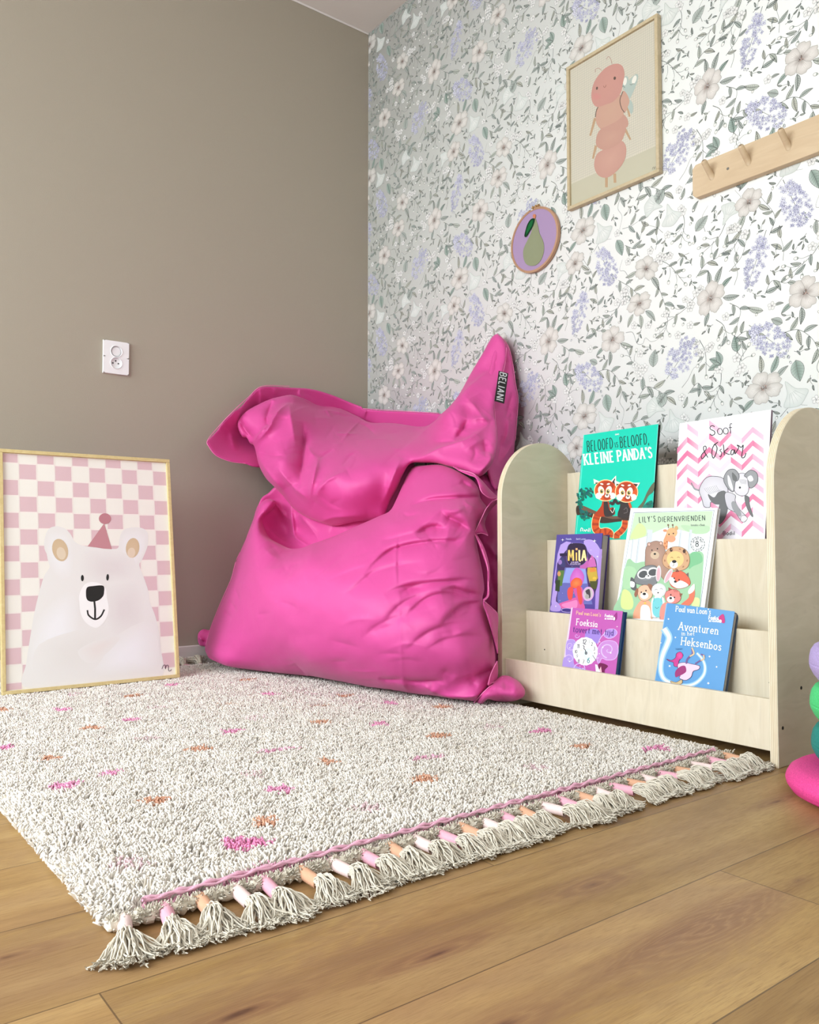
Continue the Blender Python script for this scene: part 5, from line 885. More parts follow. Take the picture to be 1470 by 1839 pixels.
def side(x0, x1):
    bm = bmesh.new(); prof = [(-.435, 0), (-.105, 0)]+[(-.27+.165*math.cos(math.radians(a)), .565+.165*math.sin(math.radians(a))) for a in np.linspace(0, 180, 49)]
    A = [bm.verts.new((x0-SO.x, y-SO.y, z)) for y, z in prof]; B = [bm.verts.new((x1-SO.x, y-SO.y, z)) for y, z in prof]
    f1 = bm.faces.new(A[::-1]); f2 = bm.faces.new(B); n = len(prof); rim = []
    for i in range(n):
        f = bm.faces.new((A[i], A[(i+1) % n], B[(i+1) % n], B[i])); f.material_index = 1; rim.append(f)
    bmesh.ops.recalc_face_normals(bm, faces=bm.faces)
    es = [e for e in bm.edges if any(f in (f1, f2) for f in e.link_faces)]
    bmesh.ops.bevel(bm, geom=es, offset=0.0015, segments=2, affect='EDGES', profile=.5)
    return bobj('side_panel', bm, [M['birch_side'], M['ply_edge']], shelf)
side(SX0, SX0+.018); sp_r = side(SX1-.018, SX1)
def board(name, y0, y1, z0, z1):
    bm = bmesh.new(); box(bm, (SX0+.0182-SO.x, y0-SO.y, z0), (SX1-.0182-SO.x, y1-SO.y, z1), .0015, 2); return bobj(name, bm, M['birch_board'], shelf)
board('front_board', -.425, -.413, .028, .131); board('tier_board', -.344, -.332, .05, .257)
board('tier_board', -.257, -.245, .225, .453); board('back_board', -.170, -.158, .43, .649)
board('ledge', -.4128, -.3442, .038, .050); board('ledge', -.3318, -.2572, .213, .225); board('ledge', -.2448, -.1702, .418, .430)
for i, (y, z) in enumerate(((-.343, .148), (-.418, .077))):
    bm = bmesh.new(); lathe(bm, [(0, 0), (.0018, 0), (.0018, .0004), (.0034, .0005), (.0036, 0)], 16)
    o = bobj('screw', bm, M['dark'], sp_r, True); o.location = (SX1-SO.x, y-SO.y, z); o.rotation_euler = (0, math.radians(90), 0)
for (x, z) in ((1.985, .150),(1.345, .155)):
    bm = bmesh.new(); lathe(bm, [(0, .0004), (.0017, .0003), (.002, 0)], 12); o = bobj('screw', bm, M['dark'], shelf, True); o.location = (x-SO.x, -.3441-SO.y, z); o.rotation_euler = (math.radians(90), 0, 0)
# ------------------------------------------------------------------ books
PX = {}
def book(name, label, bc, w, h, rot, k, th, px, art, spine_col, page_col=None, cover_mat='gloss_ink', group=None, rounded=0.0):
    """bc: bottom middle of the front cover, rot: lean within the cover plane (degrees), k: backwards lean"""
    n = Vector((0, -1, k)).normalized(); e = Vector((0, k, 1)).normalized(); x = Vector((1, 0, 0)); a = math.radians(rot)
    u = e*math.cos(a)+x*math.sin(a); r = x*math.cos(a)-e*math.sin(a)
    Mx = Matrix((( r.x, u.x, n.x, bc[0]), (r.y, u.y, n.y, bc[1]), (r.z, u.z, n.z, bc[2]), (0, 0, 0, 1)))
    root = empty(name); root.matrix_world = Mx; tag(root, label, 'book', group)
    cm = plain(name+'_cover', spine_col, 0.35, var=0.01); hw = w/2
    def cover(nm, z0, z1):
        bm = bmesh.new(); pts = [(-hw, 0), (hw, 0), (hw, h), (-hw, h)]
        if rounded:
            q = rounded; pts = [(-hw, 0)]+[(hw-q+q*math.cos(math.radians(t)), q+q*math.sin(math.radians(t))) for t in (-90, -60, -30, 0)]+[(hw-q+q*math.cos(math.radians(t)), h-q+q*math.sin(math.radians(t))) for t in (0, 30, 60, 90)]+[(-hw, h)]
        A = [bm.verts.new((p[0], p[1], z0)) for p in pts]; B = [bm.verts.new((p[0], p[1], z1)) for p in pts]; m = len(pts)
        bm.faces.new(A[::-1]); bm.faces.new(B)
        for i in range(m): bm.faces.new((A[i], A[(i+1) % m], B[(i+1) % m], B[i]))
        return bobj(nm, bm, cm, root)
    t0 = min(.0022, th*.2)
    fc = cover('front_cover', -t0, 0); cover('back_cover', -th, -th+t0)
    bm = bmesh.new(); box(bm, (-hw+.001, .004, -th+t0), (hw-.004, h-.004, -t0)); bobj('pages', bm, M['pages'] if page_col is None else page_col, root)
    bm = bmesh.new(); box(bm, (-hw-.0006, 0, -th+.0003), (-hw+.0009, h, -.0003), .0005, 1); bobj('spine', bm, cm, root)
    H = homography(px, [(-hw, h), (hw, h), (hw, 0), (-hw, 0)])
    A = Art(H, base=0.00008, step=0.000005); art(A); A.mesh('cover_print', M[cover_mat], fc)
    return root
def full(A, px, col, inset=0.0):
    T = A.T; A.zoom(0, 0, 1.0); c = np.mean(px, axis=0); A.poly([tuple(np.array(p)*(1-inset)+c*inset) for p in px], col); A.T = T
INK = rgb(34,36,40); WH = rgb(248,248,246)
# ---- green picture book: two red pandas on a branch
PP = [(1047.4,781.7),(1181.5,761.8),(1164.7,984.0),(1029.5,985.2)]
def art_panda(A):
    TQ = rgb(10,205,178); full(A, PP, TQ); A.zoom(1020, 750, 8.0)
    A.stroke([(222,250),(196,700),(150,1300),(112,1700)], 8, rgb(120,240,222))
    A.stroke([(1288,105),(1210,1290)], 8, rgb(110,235,220))
    A.text("BELOOFD", 276, 494, 150, rgb(20,70,66), .085, .50, track=.2, ang=8, slant=.08, fit=366)
    A.text("IS", 676, 432, 72, rgb(20,70,66), .12, .6, track=.3, ang=8, fit=40)
    A.text("BELOOFD,", 752, 436, 152, rgb(20,70,66), .085, .50, track=.2, ang=8, slant=.06, fit=410)
    A.text("KLEINE", 236, 680, 148, WH, .15, .66, True, track=.26, ang=6, fit=420)
    A.text("PANDA'S", 716, 628, 148, WH, .15, .66, True, track=.22, ang=6, fit=490)
    A.text("DENES", 676, 256, 18, WH, .2, .9, ang=6)
    # branches and leaves
    BR = rgb(112,84,70); BD = rgb(66,50,44)
    A.poly(smooth([(120,1280),(210,1270),(420,1360),(640,1420),(900,1400),(900,1470),(700,1500),(480,1520),(360,1450),(200,1400),(125,1400)], 4, True), BD)
    A.poly(smooth([(160,1265),(230,1275),(440,1365),(650,1420),(880,1405),(870,1430),(640,1460),(420,1400),(200,1330)], 4, True), BR)
    A.blob([(990,1310),(1070,1210),(1130,1080),(1190,980),(1240,935),(1225,1060),(1150,1130),(1100,1230),(1050,1310)], rgb(96,104,82))
    A.blob([(1070,1300),(1120,1230),(1180,1200),(1215,1210),(1205,1300)], rgb(24,128,112))
    rr = random.Random(4)
    for cx, cy, sx, sy, n in ((235,1090,90,80,34), (180,1215,40,50,10), (230,1410,60,80,22), (165,1290,30,70,10), (1175,1240,34,50,8)):
        for k in range(n): A.ell(cx+rr.gauss(0, .5)*sx, cy+rr.gauss(0, .5)*sy, 26, 15, rgb(rr.randint(10,40), rr.randint(84,124), rr.randint(84,106)), rr.uniform(0, 180), 8)
    glow = rgb(236,224,170); F1 = rgb(212,86,38); F2 = rgb(176,62,34); DK = rgb(58,50,52); CR = rgb(248,240,226)
    # tails
    t1 = smooth([(420,1400),(395,1500),(400,1600),(460,1650),(550,1640),(600,1670),(590,1720)], 6)
    A.stroke(t1, 118, glow); A.stroke(t1, 100, F1)
    for k in range(2, len(t1)-4, 5): A.stroke(t1[k:k+3], 100, F2)
    t2 = smooth([(820,1480),(810,1570),(760,1640),(700,1690),(700,1740)], 6); A.stroke(t2, 96, glow); A.stroke(t2, 80, F1)
    for k in range(2, len(t2)-4, 5): A.stroke(t2[k:k+3], 80, F2)
    # bodies
    A.blob([(505,1180),(470,1280),(380,1400),(440,1430),(540,1420),(660,1400),(670,1340),(640,1290),(600,1300),(580,1200)], F2)
    A.blob([(520,1190),(510,1300),(530,1420),(640,1410),(670,1350),(640,1300),(600,1340),(560,1200)], DK)
    A.blob([(760,1210),(740,1300),(712,1380),(730,1440),(860,1440),(900,1320),(890,1220),(830,1190)], DK)
    A.blob([(850,1190),(880,1200),(915,1290),(890,1310)], F1)
    A.curve([(600,1220),(640,1245),(675,1190),(710,1235),(760,1220)], 40, DK); A.poly([(655,1230),(672,1185),(695,1228)], DK)
    # heads
    for hx, hy, rot, fx in ((540,1050,-8,0), (840,1070,4,1)):
        A.ell(hx, hy, 168, 158, glow, rot); 
        e1 = [(hx-165,hy-90),(hx-175,hy-165),(hx-90,hy-130)]; e2 = [(hx+70,hy-130),(hx+(150 if not fx else 195),hy-(215 if not fx else 130)),(hx+150,hy-50)]
        for e in (e1, e2): A.poly(e, CR)
        A.poly([(hx-140,hy-90),(hx-148,hy-118),(hx-105,hy-105)], DK); A.poly([(hx+92,hy-120),(hx+(135 if not fx else 165),hy-(180 if not fx else 108)),(hx+138,hy-70)], DK)
        A.ell(hx, hy, 156, 146, F1, rot, cin=rgb(222,100,50)); A.ell(hx, hy-55, 120, 76, F2, rot)
        for s in (-1, 1):
            A.ell(hx+s*54-10, hy+8, 44, 72, CR, s*14); A.ell(hx+s*100, hy+78, 46, 46, CR)
            A.ell(hx+s*46-12, hy+14, 27, 33, rgb(206,182,90)); A.ell(hx+s*46-12, hy+14, 15, 20, rgb(20,18,18)); A.ell(hx+s*46-6, hy+6, 5, 6, WH)
            A.ell(hx+s*48-8, hy-92, 24, 12, CR, s*-14)
        A.ell(hx+18, hy+90, 52, 44, F2); A.ell(hx+20, hy+78, 32, 26, CR); A.ell(hx+20, hy+66, 15, 10, INK)
    A.curve([(610,1330),(640,1370),(672,1300)], 7, CR); A.curve([(800,1380),(850,1360),(840,1300),(800,1330)], 6, rgb(130,124,124))
    A.curve([(180,1640),(190,1590),(215,1605),(200,1635)], 9, WH); A.curve([(222,1640),(240,1615),(250,1640),(270,1610),(285,1640)], 9, WH); A.stroke([(300,1590),(298,1645)], 9, WH); A.stroke([(320,1590),(318,1645)], 9, WH)
book('picture_book', 'turquoise picture book with two red pandas on the top tier', (1.4653,-.2157,.4305), .254, .3306, -.6, .155, .010, PP, art_panda, rgb(14,30,32))
# ---- chevron book with elephant
PS = [(1219.9,760.9),(1384.1,735.8),(1372.0,984.2),(1205.1,986.6)]
def art_soof(A):
    full(A, PS, rgb(244,240,248)); A.zoom(1200, 740, 7.35); rr = random.Random(9)
    # watercolour chevrons
    pitch, y0 = 176, -20
    for row in range(11):
        for k in range(8):
            xa = 108+k*144-6; up = (k % 2 == 0); ya = y0+row*pitch+(150 if up else 20)-k*22-(0 if row < 6 else 0); yb = y0+row*pitch+(20 if up else 150)-(k+1)*22
            sk = (row-3)*1.5; xb = xa+144; t = rr.random()
            c = rgb(222,120,160) if t < .38 else (rgb(236,176,202) if t < .68 else rgb(226,214,230))
            if row in (3, 8) and t < .8: c = rgb(222,116,158)
            c2 = mixc(c, rgb(240,214,228), rr.uniform(0, .7)); h = 74
            if yb < -60 or ya < -60: continue
            x0_, x1_ = max(xa, 112), min(xb, 1345-row*6)
            if x1_ <= x0_: continue
            if x1_ < xb: yb = ya+(yb-ya)*(x1_-xa)/(xb-xa)
            ytop = 150-(x0_-110)*.125
            if min(ya, yb) < ytop+8: continue
            if max(ya, yb)+h > 1780: continue
            A.raw([(x0_, ya), (x1_, yb), (x1_, yb+h), (x0_, ya+h)], [[0,1,2,3]], [c, c2, c2, c])
    for L, x, y, sz in (("S",548,312,128),): A.text(L, x, y, sz, INK, .09, 1.0, ang=3)
    A.text("oof", 648, 302, 132, INK, .075, 1.05, track=.08, ang=5)
    A.curve([(520,605),(470,520),(462,465),(490,455),(492,500),(435,570),(445,620),(500,560)], 11, INK)
    A.curve([(615,420),(580,480),(572,560),(592,612),(622,560),(640,480),(615,430),(600,440),(652,400)], 12, INK)
    A.curve([(700,490),(678,510),(700,540),(690,590),(668,585)], 10, INK)
    A.curve([(722,430),(730,500),(735,572)], 12, INK); A.curve([(790,480),(738,530),(790,560),(810,560)], 11, INK)
    A.curve([(860,500),(830,510),(822,560),(850,560),(872,500),(876,555),(900,520),(925,470),(905,440),(930,450),(960,470),(985,440),(975,520),(965,600),(1000,600),(1022,545)], 12, INK)
    # elephant
    G1 = rgb(206,204,212); G2 = rgb(150,152,156); G3 = rgb(104,106,108); LN = rgb(78,78,84)
    A.curve([(410,1035),(350,1015),(320,975),(300,935)], 16, G2); A.curve([(412,1050),(345,1025),(315,980),(298,938)], 5, LN)
    A.blob([(680,1200),(720,1180),(780,1200),(770,1330),(720,1440),(665,1480),(640,1400),(660,1300)], G3, LN, 6)
    A.blob([(405,1050),(430,960),(500,870),(600,850),(720,880),(780,1000),(770,1150),(640,1220),(560,1190),(545,1260),(470,1250),(440,1150)], G1, LN, 8, cin=rgb(228,226,234))
    A.blob([(520,1085),(600,1130),(660,1060),(750,1050),(760,1190),(650,1225),(560,1180)], G3)
    A.blob([(740,1120),(770,1060),(880,1100),(880,1180),(940,1290),(1030,1390),(1010,1450),(960,1440),(880,1330),(780,1270)], G1, LN, 7)
    A.blob([(880,1190),(960,1340),(930,1380),(850,1290),(830,1200)], G2)
    A.blob([(960,1380),(1010,1370),(1040,1410),(1000,1455),(955,1440)], rgb(222,222,226), LN, 5)
    A.blob([(1010,1110),(1060,1130),(1070,1230),(1115,1375),(1090,1370),(1040,1280),(1010,1180)], G3, LN, 6)
    A.blob([(880,860),(960,810),(1040,840),(1060,950),(1050,1060),(990,1110),(900,1085),(860,1000)], rgb(216,214,222), LN, 7, cin=rgb(232,230,236))
    A.blob([(1000,840),(1080,770),(1165,810),(1175,920),(1110,1000),(1060,990),(1040,880)], G2, LN, 8); A.blob([(1040,870),(1090,840),(1120,900),(1070,920)], rgb(232,230,234))
    A.blob([(735,850),(790,770),(870,760),(930,830),(920,900),(880,930),(860,1050),(800,1030),(735,930)], G2, LN, 8); A.blob([(780,840),(810,870),(850,1000),(840,1040),(790,960)], rgb(228,226,232)); A.blob([(840,800),(900,860),(900,910),(850,900)], G3)
    A.ell(942, 1000, 14, 14, INK); 
    for k in range(7): A.curve([(930+k*4,900+k*9),(985,896+k*9),(1030,905+k*8)], 3, G2)
    for k in range(8): A.curve([(470+k*22,1010-k*6),(510+k*22,1060-k*4),(560+k*20,1090-k*8)], 4, G2)
    A.text("Bodil", 720, 1625, 48, INK, .15, 1.1, track=.3)
book('picture_book', 'pink and white chevron picture book with grey elephant on the top tier', (1.7816,-.2127,.4305), .247, .3282, -1.0, .155, .008, PS, art_soof, rgb(150,132,148))
# ---- white framed book of animal friends
PL = [(1132.1,912.7),(1288.0,912.5),(1256.9,1149.2),(1100.9,1126.9)]
def art_lily(A):
    full(A, PL, rgb(240,244,247)); A.zoom(1100, 900, 7.35)
    A.poly([(275,150),(1335,120),(1145,1490),(1130,1760),(40,1600)], rgb(226,238,246))
    fr = [(275,155),(1335,122),(1150,1400)]; A.stroke(fr, 6, rgb(96,108,116)); A.stroke([(275,155),(60,1440)], 5, rgb(150,166,176))
    g1 = rgb(196,222,190); g2 = rgb(160,204,164)
    A.poly([(290,160),(1320,132),(1280,400),(1100,440),(960,400),(840,370),(700,350),(560,410),(430,470),(300,510),(215,520)], g1)
    A.blob([(330,300),(420,340),(430,450),(300,500),(230,480)], rgb(206,224,160)); A.blob([(900,320),(1060,330),(1260,330),(1250,420),(1100,435),(960,390)], rgb(182,214,178))
    for xs, wd2 in ((250,12),(330,22),(470,70),(880,24),(1010,34)): A.stroke([(xs+20,380 if xs > 400 else 500),(xs-20,840)], wd2, rgb(208,216,222)); A.stroke([(xs+20-wd2/2,420 if xs>400 else 500),(xs-20-wd2/2,840)], 4, rgb(160,176,184))
    A.poly(smooth([(190,780),(300,820),(420,800),(600,860),(1000,700),(1180,680),(1190,900),(1140,1480),(1100,1700),(60,1560),(110,1200)], 4, True), g2)
    A.blob([(1030,690),(1150,690),(1180,800),(1060,860),(1000,890)], rgb(124,190,142)); A.blob([(160,880),(300,900),(290,1100),(140,1150)], rgb(172,214,172))
    A.blob([(130,1180),(220,1200),(270,1330),(240,1430),(110,1400)], rgb(214,230,150)); A.blob([(1060,1280),(1140,1290),(1130,1400),(1040,1380)], rgb(220,232,160))
    A.text("LILY'S", 352, 286, 74, rgb(62,72,74), .13, .8, track=.5, ang=4, fit=210); A.text("DIERENVRIENDEN", 602, 278, 66, rgb(62,72,74), .13, .8, track=.32, ang=2, fit=612)
    A.text("Janneke v Beek", 1030, 330, 26, rgb(90,100,100), .12, .8, track=.2, ang=0)
    # stamp
    A.ell(1120, 570, 96, 100, rgb(236,242,244), n=30)
    for a0 in range(0, 360, 24): A.stroke(arc(1120,570,90,94,a0,a0+17,6), 8, rgb(60,66,70))
    for i, ch in enumerate("dieren"): a = math.radians(205+i*26); A.text(ch, 1120+62*math.cos(a)-10, 570+66*math.sin(a)+10, 40, rgb(60,66,70), .14)
    for i, ch in enumerate("vrienden"): a = math.radians(158-i*20); A.text(ch, 1120+66*math.cos(a)-8, 570+72*math.sin(a)+8, 26, rgb(60,66,70), .16)
    A.text("8", 1094, 602, 72, INK, .14, 1.1)
    def eye(x, y, r=9): A.ell(x, y, r, r*1.1, INK, n=10)
    # giraffe
    A.stroke([(690,640),(700,520),(740,430)], 60, rgb(228,160,116)); A.ell(780, 420, 72, 66, rgb(236,178,130), -10); A.ell(770, 500, 58, 46, rgb(240,160,124)); eye(742,442); eye(800,430)
    for x in (735, 795): A.stroke([(x,360),(x-4,320)], 8, rgb(120,90,70)); A.ell(x-4, 318, 12, 12, rgb(120,90,70))
    A.ell(690, 392, 26, 18, rgb(220,150,112)); A.ell(838, 360, 24, 30, rgb(210,170,120))
    for x, y in ((690,560),(712,600),(684,610),(716,540)): A.ell(x, y, 11, 13, rgb(196,116,76), n=8)
    # bear
    A.blob([(430,760),(440,620),(520,540),(620,540),(690,640),(690,780),(740,900),(700,1060),(560,900),(440,880)], rgb(166,134,118), rgb(120,94,82), 5, cin=rgb(184,152,136))
    for x, y in ((480,575),(636,560)): A.ell(x, y, 28, 30, rgb(160,126,110)); A.ell(x, y, 15, 17, rgb(222,188,176))
    A.ell(556, 716, 58, 52, rgb(206,184,158)); A.ell(556, 700, 16, 13, INK); eye(518,650); eye(590,632)
    # lion
    A.blob([(655,780),(690,690),(760,620),(870,605),(970,650),(1015,760),(990,870),(900,920),(780,910),(680,860)], rgb(206,164,126), rgb(140,104,78), 6)
    A.ell(826, 770, 112, 108, rgb(238,200,134)); A.ell(806, 840, 54, 50, rgb(246,240,226)); A.ell(812, 800, 30, 20, INK); A.curve([(806,820),(804,850),(790,862)], 5, INK); A.curve([(765,752),(780,742),(796,752)], 6, rgb(120,90,60)); A.curve([(850,748),(868,740),(884,750)], 6, rgb(120,90,60))
    for x, y in ((772,645),(944,664)): A.ell(x, y, 20, 26, rgb(70,46,40))
    for k in range(9): a = math.radians(-150+k*40); A.ell(835+150*math.cos(a), 765+136*math.sin(a), 10, 16, rgb(168,120,86), math.degrees(a), 8)
    # raccoon
    A.blob([(240,1010),(300,1060),(310,1180),(240,1150)], rgb(90,94,98)); A.blob([(235,1060),(290,1080),(280,1140),(235,1130)], rgb(236,240,240))
    A.blob([(290,1020),(360,900),(480,850),(580,870),(600,980),(560,1110),(400,1110),(300,1080)], rgb(126,130,134), rgb(70,74,78), 5); A.ell(455, 960, 132, 86, rgb(142,146,150), -14)
    for x, y, r in ((400,965,-20),(530,940,-10)): A.ell(x, y, 78, 62, rgb(240,242,242), r); A.ell(x+4, y+4, 62, 46, rgb(84,88,92), r)
    A.ell(468, 1002, 40, 26, rgb(236,238,238)); A.ell(472, 990, 11, 9, INK)
    # fox
    A.blob([(900,1370),(1000,1280),(1010,1200),(1060,1100),(1085,1220),(1050,1340),(960,1400)], rgb(232,120,92)); A.blob([(1000,1180),(1075,1095),(1075,1180),(1010,1230)], rgb(248,246,240))
    A.blob([(740,1000),(800,940),(900,925),(990,990),(1025,1090),(960,1140),(860,1160),(770,1120)], rgb(226,104,78), rgb(160,70,54), 5); A.blob([(745,1010),(810,1020),(830,1080),(900,1050),(1000,1110),(920,1150),(840,1150),(760,1090)], rgb(246,240,236))
    A.ell(826, 1066, 18, 15, INK); eye(812,1022,10); eye(876,1042,10); A.poly([(830,940),(850,895),(880,935)], rgb(120,64,56)); A.poly([(965,970),(1000,945),(1000,1010)], rgb(120,100,96))
    # dog
    A.blob([(270,1500),(320,1380),(400,1300),(500,1340),(520,1480),(500,1640),(300,1620)], rgb(238,170,138)); A.blob([(370,1420),(420,1370),(490,1420),(500,1640),(380,1640)], rgb(250,246,240))
    A.blob([(330,1200),(360,1130),(440,1110),(510,1160),(520,1260),(440,1320),(360,1300)], rgb(242,188,158), rgb(150,104,84), 5); A.ell(418, 1250, 54, 46, rgb(250,236,222)); A.ell(418, 1228, 22, 17, INK); eye(378,1206,10); eye(440,1184,10)
    A.blob([(320,1150),(340,1190),(310,1270),(285,1230)], rgb(150,100,80)); A.blob([(460,1100),(520,1110),(530,1190),(500,1180)], rgb(150,104,84)); A.ell(428, 1350, 16, 16, rgb(230,190,90))
    # rabbit
    for x, r in ((604,4),(735,28)): A.ell(x, 960 if x < 700 else 990, 36, 108, rgb(214,214,216), r); A.ell(x, 968 if x < 700 else 996, 22, 88, rgb(236,176,188), r)
    A.ell(610, 1180, 96, 92, rgb(214,216,218), cin=rgb(230,232,232)); A.ell(600, 1230, 48, 34, rgb(246,246,246)); A.ell(600, 1212, 11, 9, INK); A.curve([(556,1178),(575,1165),(592,1176)], 5, rgb(120,124,128)); A.curve([(624,1166),(644,1156),(660,1170)], 5, rgb(120,124,128))
    A.blob([(520,1290),(680,1290),(640,1560),(530,1560)], rgb(240,238,236)); A.blob([(540,1300),(650,1300),(650,1480),(600,1540),(530,1480)], rgb(120,206,214)); A.curve([(560,1400),(585,1420),(610,1400)], 6, rgb(60,130,140)); A.stroke([(545,1270),(548,1330)], 12, rgb(100,190,200)); A.stroke([(645,1270),(640,1330)], 12, rgb(100,190,200))
    # cat
    A.blob([(690,1240),(720,1190),(800,1165),(880,1200),(900,1290),(840,1350),(740,1350),(700,1300)], rgb(226,136,128), rgb(150,80,74), 5); A.ell(765, 1300, 50, 42, rgb(250,238,230)); A.ell(766, 1284, 18, 15, INK); eye(768,1240,10); eye(816,1274,10)
    A.poly([(740,1190),(735,1140),(790,1170)], rgb(150,70,66)); A.poly([(880,1220),(925,1225),(890,1270)], rgb(150,90,70))
    for k in range(3): A.curve([(800+k*18,1165),(816+k*18,1190),(818+k*18,1205)], 6, rgb(150,70,66))
    A.blob([(620,1480),(660,1360),(760,1350),(740,1500),(640,1640)], rgb(228,150,138))
    A.poly([(60,1545),(520,1560),(700,1570),(690,1640),(560,1660),(50,1600)], rgb(240,244,247)); A.text("Luna en Lily", 500, 1548, 26, rgb(90,96,96), .12, .8, track=.16, ang=-3)
book('picture_book', 'white bordered picture book of forest animals in the middle of the shelf', (1.6784,-.314,.2255), .25, .3111, 2.0, .2, .012, PL, art_lily, rgb(226,230,234))
# ---- thick purple paperback
PM = [(999.3,960.8),(1081.6,957.9),(1067.2,1126.7),(984.4,1120.2)]
def art_mila(A):
    full(A, PM, rgb(84,72,150)); A.zoom(980, 950, 11.5); LV = rgb(178,154,222); LW = rgb(206,190,236)
    A.poly([(240,520),(300,330),(420,260),(520,280),(440,420),(330,600),(230,720),(180,1100),(230,1260),(240,1560),(120,1680),(110,1500),(170,1000)], LV)
    A.blob([(790,250),(960,240),(1100,400),(1150,600),(1050,640),(960,560),(860,520),(820,400)], LV, LW, 6); A.blob([(1010,560),(1120,560),(1110,900),(1060,900)], LV); A.poly([(1110,420),(1160,420),(1080,1660),(1010,1660),(1030,1100)], rgb(168,138,212))
    A.poly(smooth([(230,720),(330,560),(420,440),(560,320),(760,320),(900,520),(1030,640),(1060,900),(1075,1060),(1040,1250),(930,1480),(880,1560),(250,1560),(240,1260),(190,1100),(240,900)], 4, True), rgb(64,48,96))
    A.poly([(390,800),(820,800),(870,1200),(960,1560),(250,1560),(330,1160)], rgb(110,116,184)); A.poly([(420,810),(810,810),(850,1140),(320,1160)], rgb(142,158,220)); A.blob([(300,1160),(480,1120),(700,1140),(860,1140),(840,1300),(720,1520),(260,1540)], rgb(102,104,176))
    A.poly([(250,860),(380,860),(330,1180),(240,1180)], rgb(86,122,60)); A.poly([(200,1060),(290,1060),(280,1300),(190,1280)], rgb(48,66,42)); A.ell(270, 930, 34, 52, rgb(206,150,100)); A.blob([(300,590),(370,620),(400,780),(290,760)], rgb(60,62,110)); A.ell(290, 690, 40, 50, rgb(150,120,190))
    A.poly([(860,800),(1040,800),(1070,1020),(1000,1120),(900,1120),(850,920)], rgb(196,166,66)); A.poly([(900,1080),(1060,1080),(1040,1240),(930,1260)], rgb(74,80,40)); A.poly([(830,800),(890,640),(950,540),(1010,640),(1040,780)], rgb(196,104,176)); A.poly([(900,820),(1000,790),(1040,880),(910,900)], rgb(214,136,64))
    A.ell(1000, 1020, 40, 26, rgb(226,186,70)); A.poly([(700,700),(860,560),(880,760),(820,830),(700,820)], rgb(186,96,170))
    A.blob([(470,330),(640,290),(800,330),(860,520),(820,680),(700,760),(480,740),(420,560)], rgb(44,34,62), rgb(120,110,190), 8); A.poly([(280,510),(440,500),(470,560),(290,570)], rgb(38,28,66))
    for ch, x, wq in (("M",455,.85),("I",612,1.0),("L",676,.8),("A",730,.9)): A.text(ch, x+12, 660, 220 if ch != 'I' else 170, rgb(250,206,110) if ch in 'MI' else rgb(252,226,160), .17, .55 if ch != 'L' else .3)
    A.star(632, 420, 34, rgb(255,190,130), 5, 20, .45)
    A.text("en de magische", 520, 700, 26, LW, .2, .8); A.text("droomwereld", 505, 740, 34, LW, .18, .9, track=.2)
    # road of blossoms and round badge instead of a figure
    A.blob([(250,1560),(480,1470),(620,1420),(740,1480),(800,1650),(600,1660),(300,1640)], rgb(214,96,160)); A.blob([(330,1560),(520,1500),(640,1480),(620,1640),(380,1620)], rgb(232,136,190))
    A.poly([(560,1250),(740,1200),(820,1400),(760,1560),(640,1480)], rgb(200,92,160))
    rr = random.Random(2)
    A.blob([(500,1010),(600,820),(700,830),(790,980),(740,1160),(640,1240),(520,1180)], rgb(190,92,186), cin=rgb(214,126,206)); A.blob([(520,1090),(620,1010),(730,1050),(740,1160),(640,1230),(520,1200)], rgb(226,90,60), cin=rgb(240,140,80)); A.blob([(470,1220),(560,1210),(540,1440),(470,1460),(440,1320)], rgb(224,84,76)); A.blob([(640,1200),(720,1210),(750,1500),(700,1560),(650,1380)], rgb(224,84,76))
    A.ell(872, 1345, 118, 148, rgb(214,168,214), 8); A.ell(872, 1345, 92, 118, rgb(196,190,192), 8); A.blob([(820,1280),(900,1250),(920,1400),(880,1430),(830,1330)], rgb(70,66,70)); A.ell(850, 1400, 40, 50, rgb(168,164,162))
    A.blob([(330,1660),(420,1640),(520,1660),(500,1720),(350,1710)], rgb(70,60,130), LW, 8)
    A.blob([(110,1580),(200,1500),(300,1600),(290,1700),(100,1690)], LV)
    A.text("Rebecca", 415, 228, 34, rgb(200,206,240), .14, .9); A.text("Betty Lorden", 628, 228, 34, rgb(200,206,240), .14, .9)
    for x, y, r in ((345,230,34),(1005,250,40),(545,300,12),(930,440,14),(205,1600,22),(1065,575,26),(290,1480,12),(345,1330,9),(575,1330,10),(930,620,14),(540,780,8)): A.star(x, y, r, WH, 4, 0, .22)
book('paperback', 'thick purple paperback lettered MILA on the middle tier', (1.4233,-.3259,.2255), .16, .2464, -1.0, .166, .030, PM, art_mila, rgb(66,50,104), plain('grey_page_edges', rgb(172,168,166), .7, .1, 700))
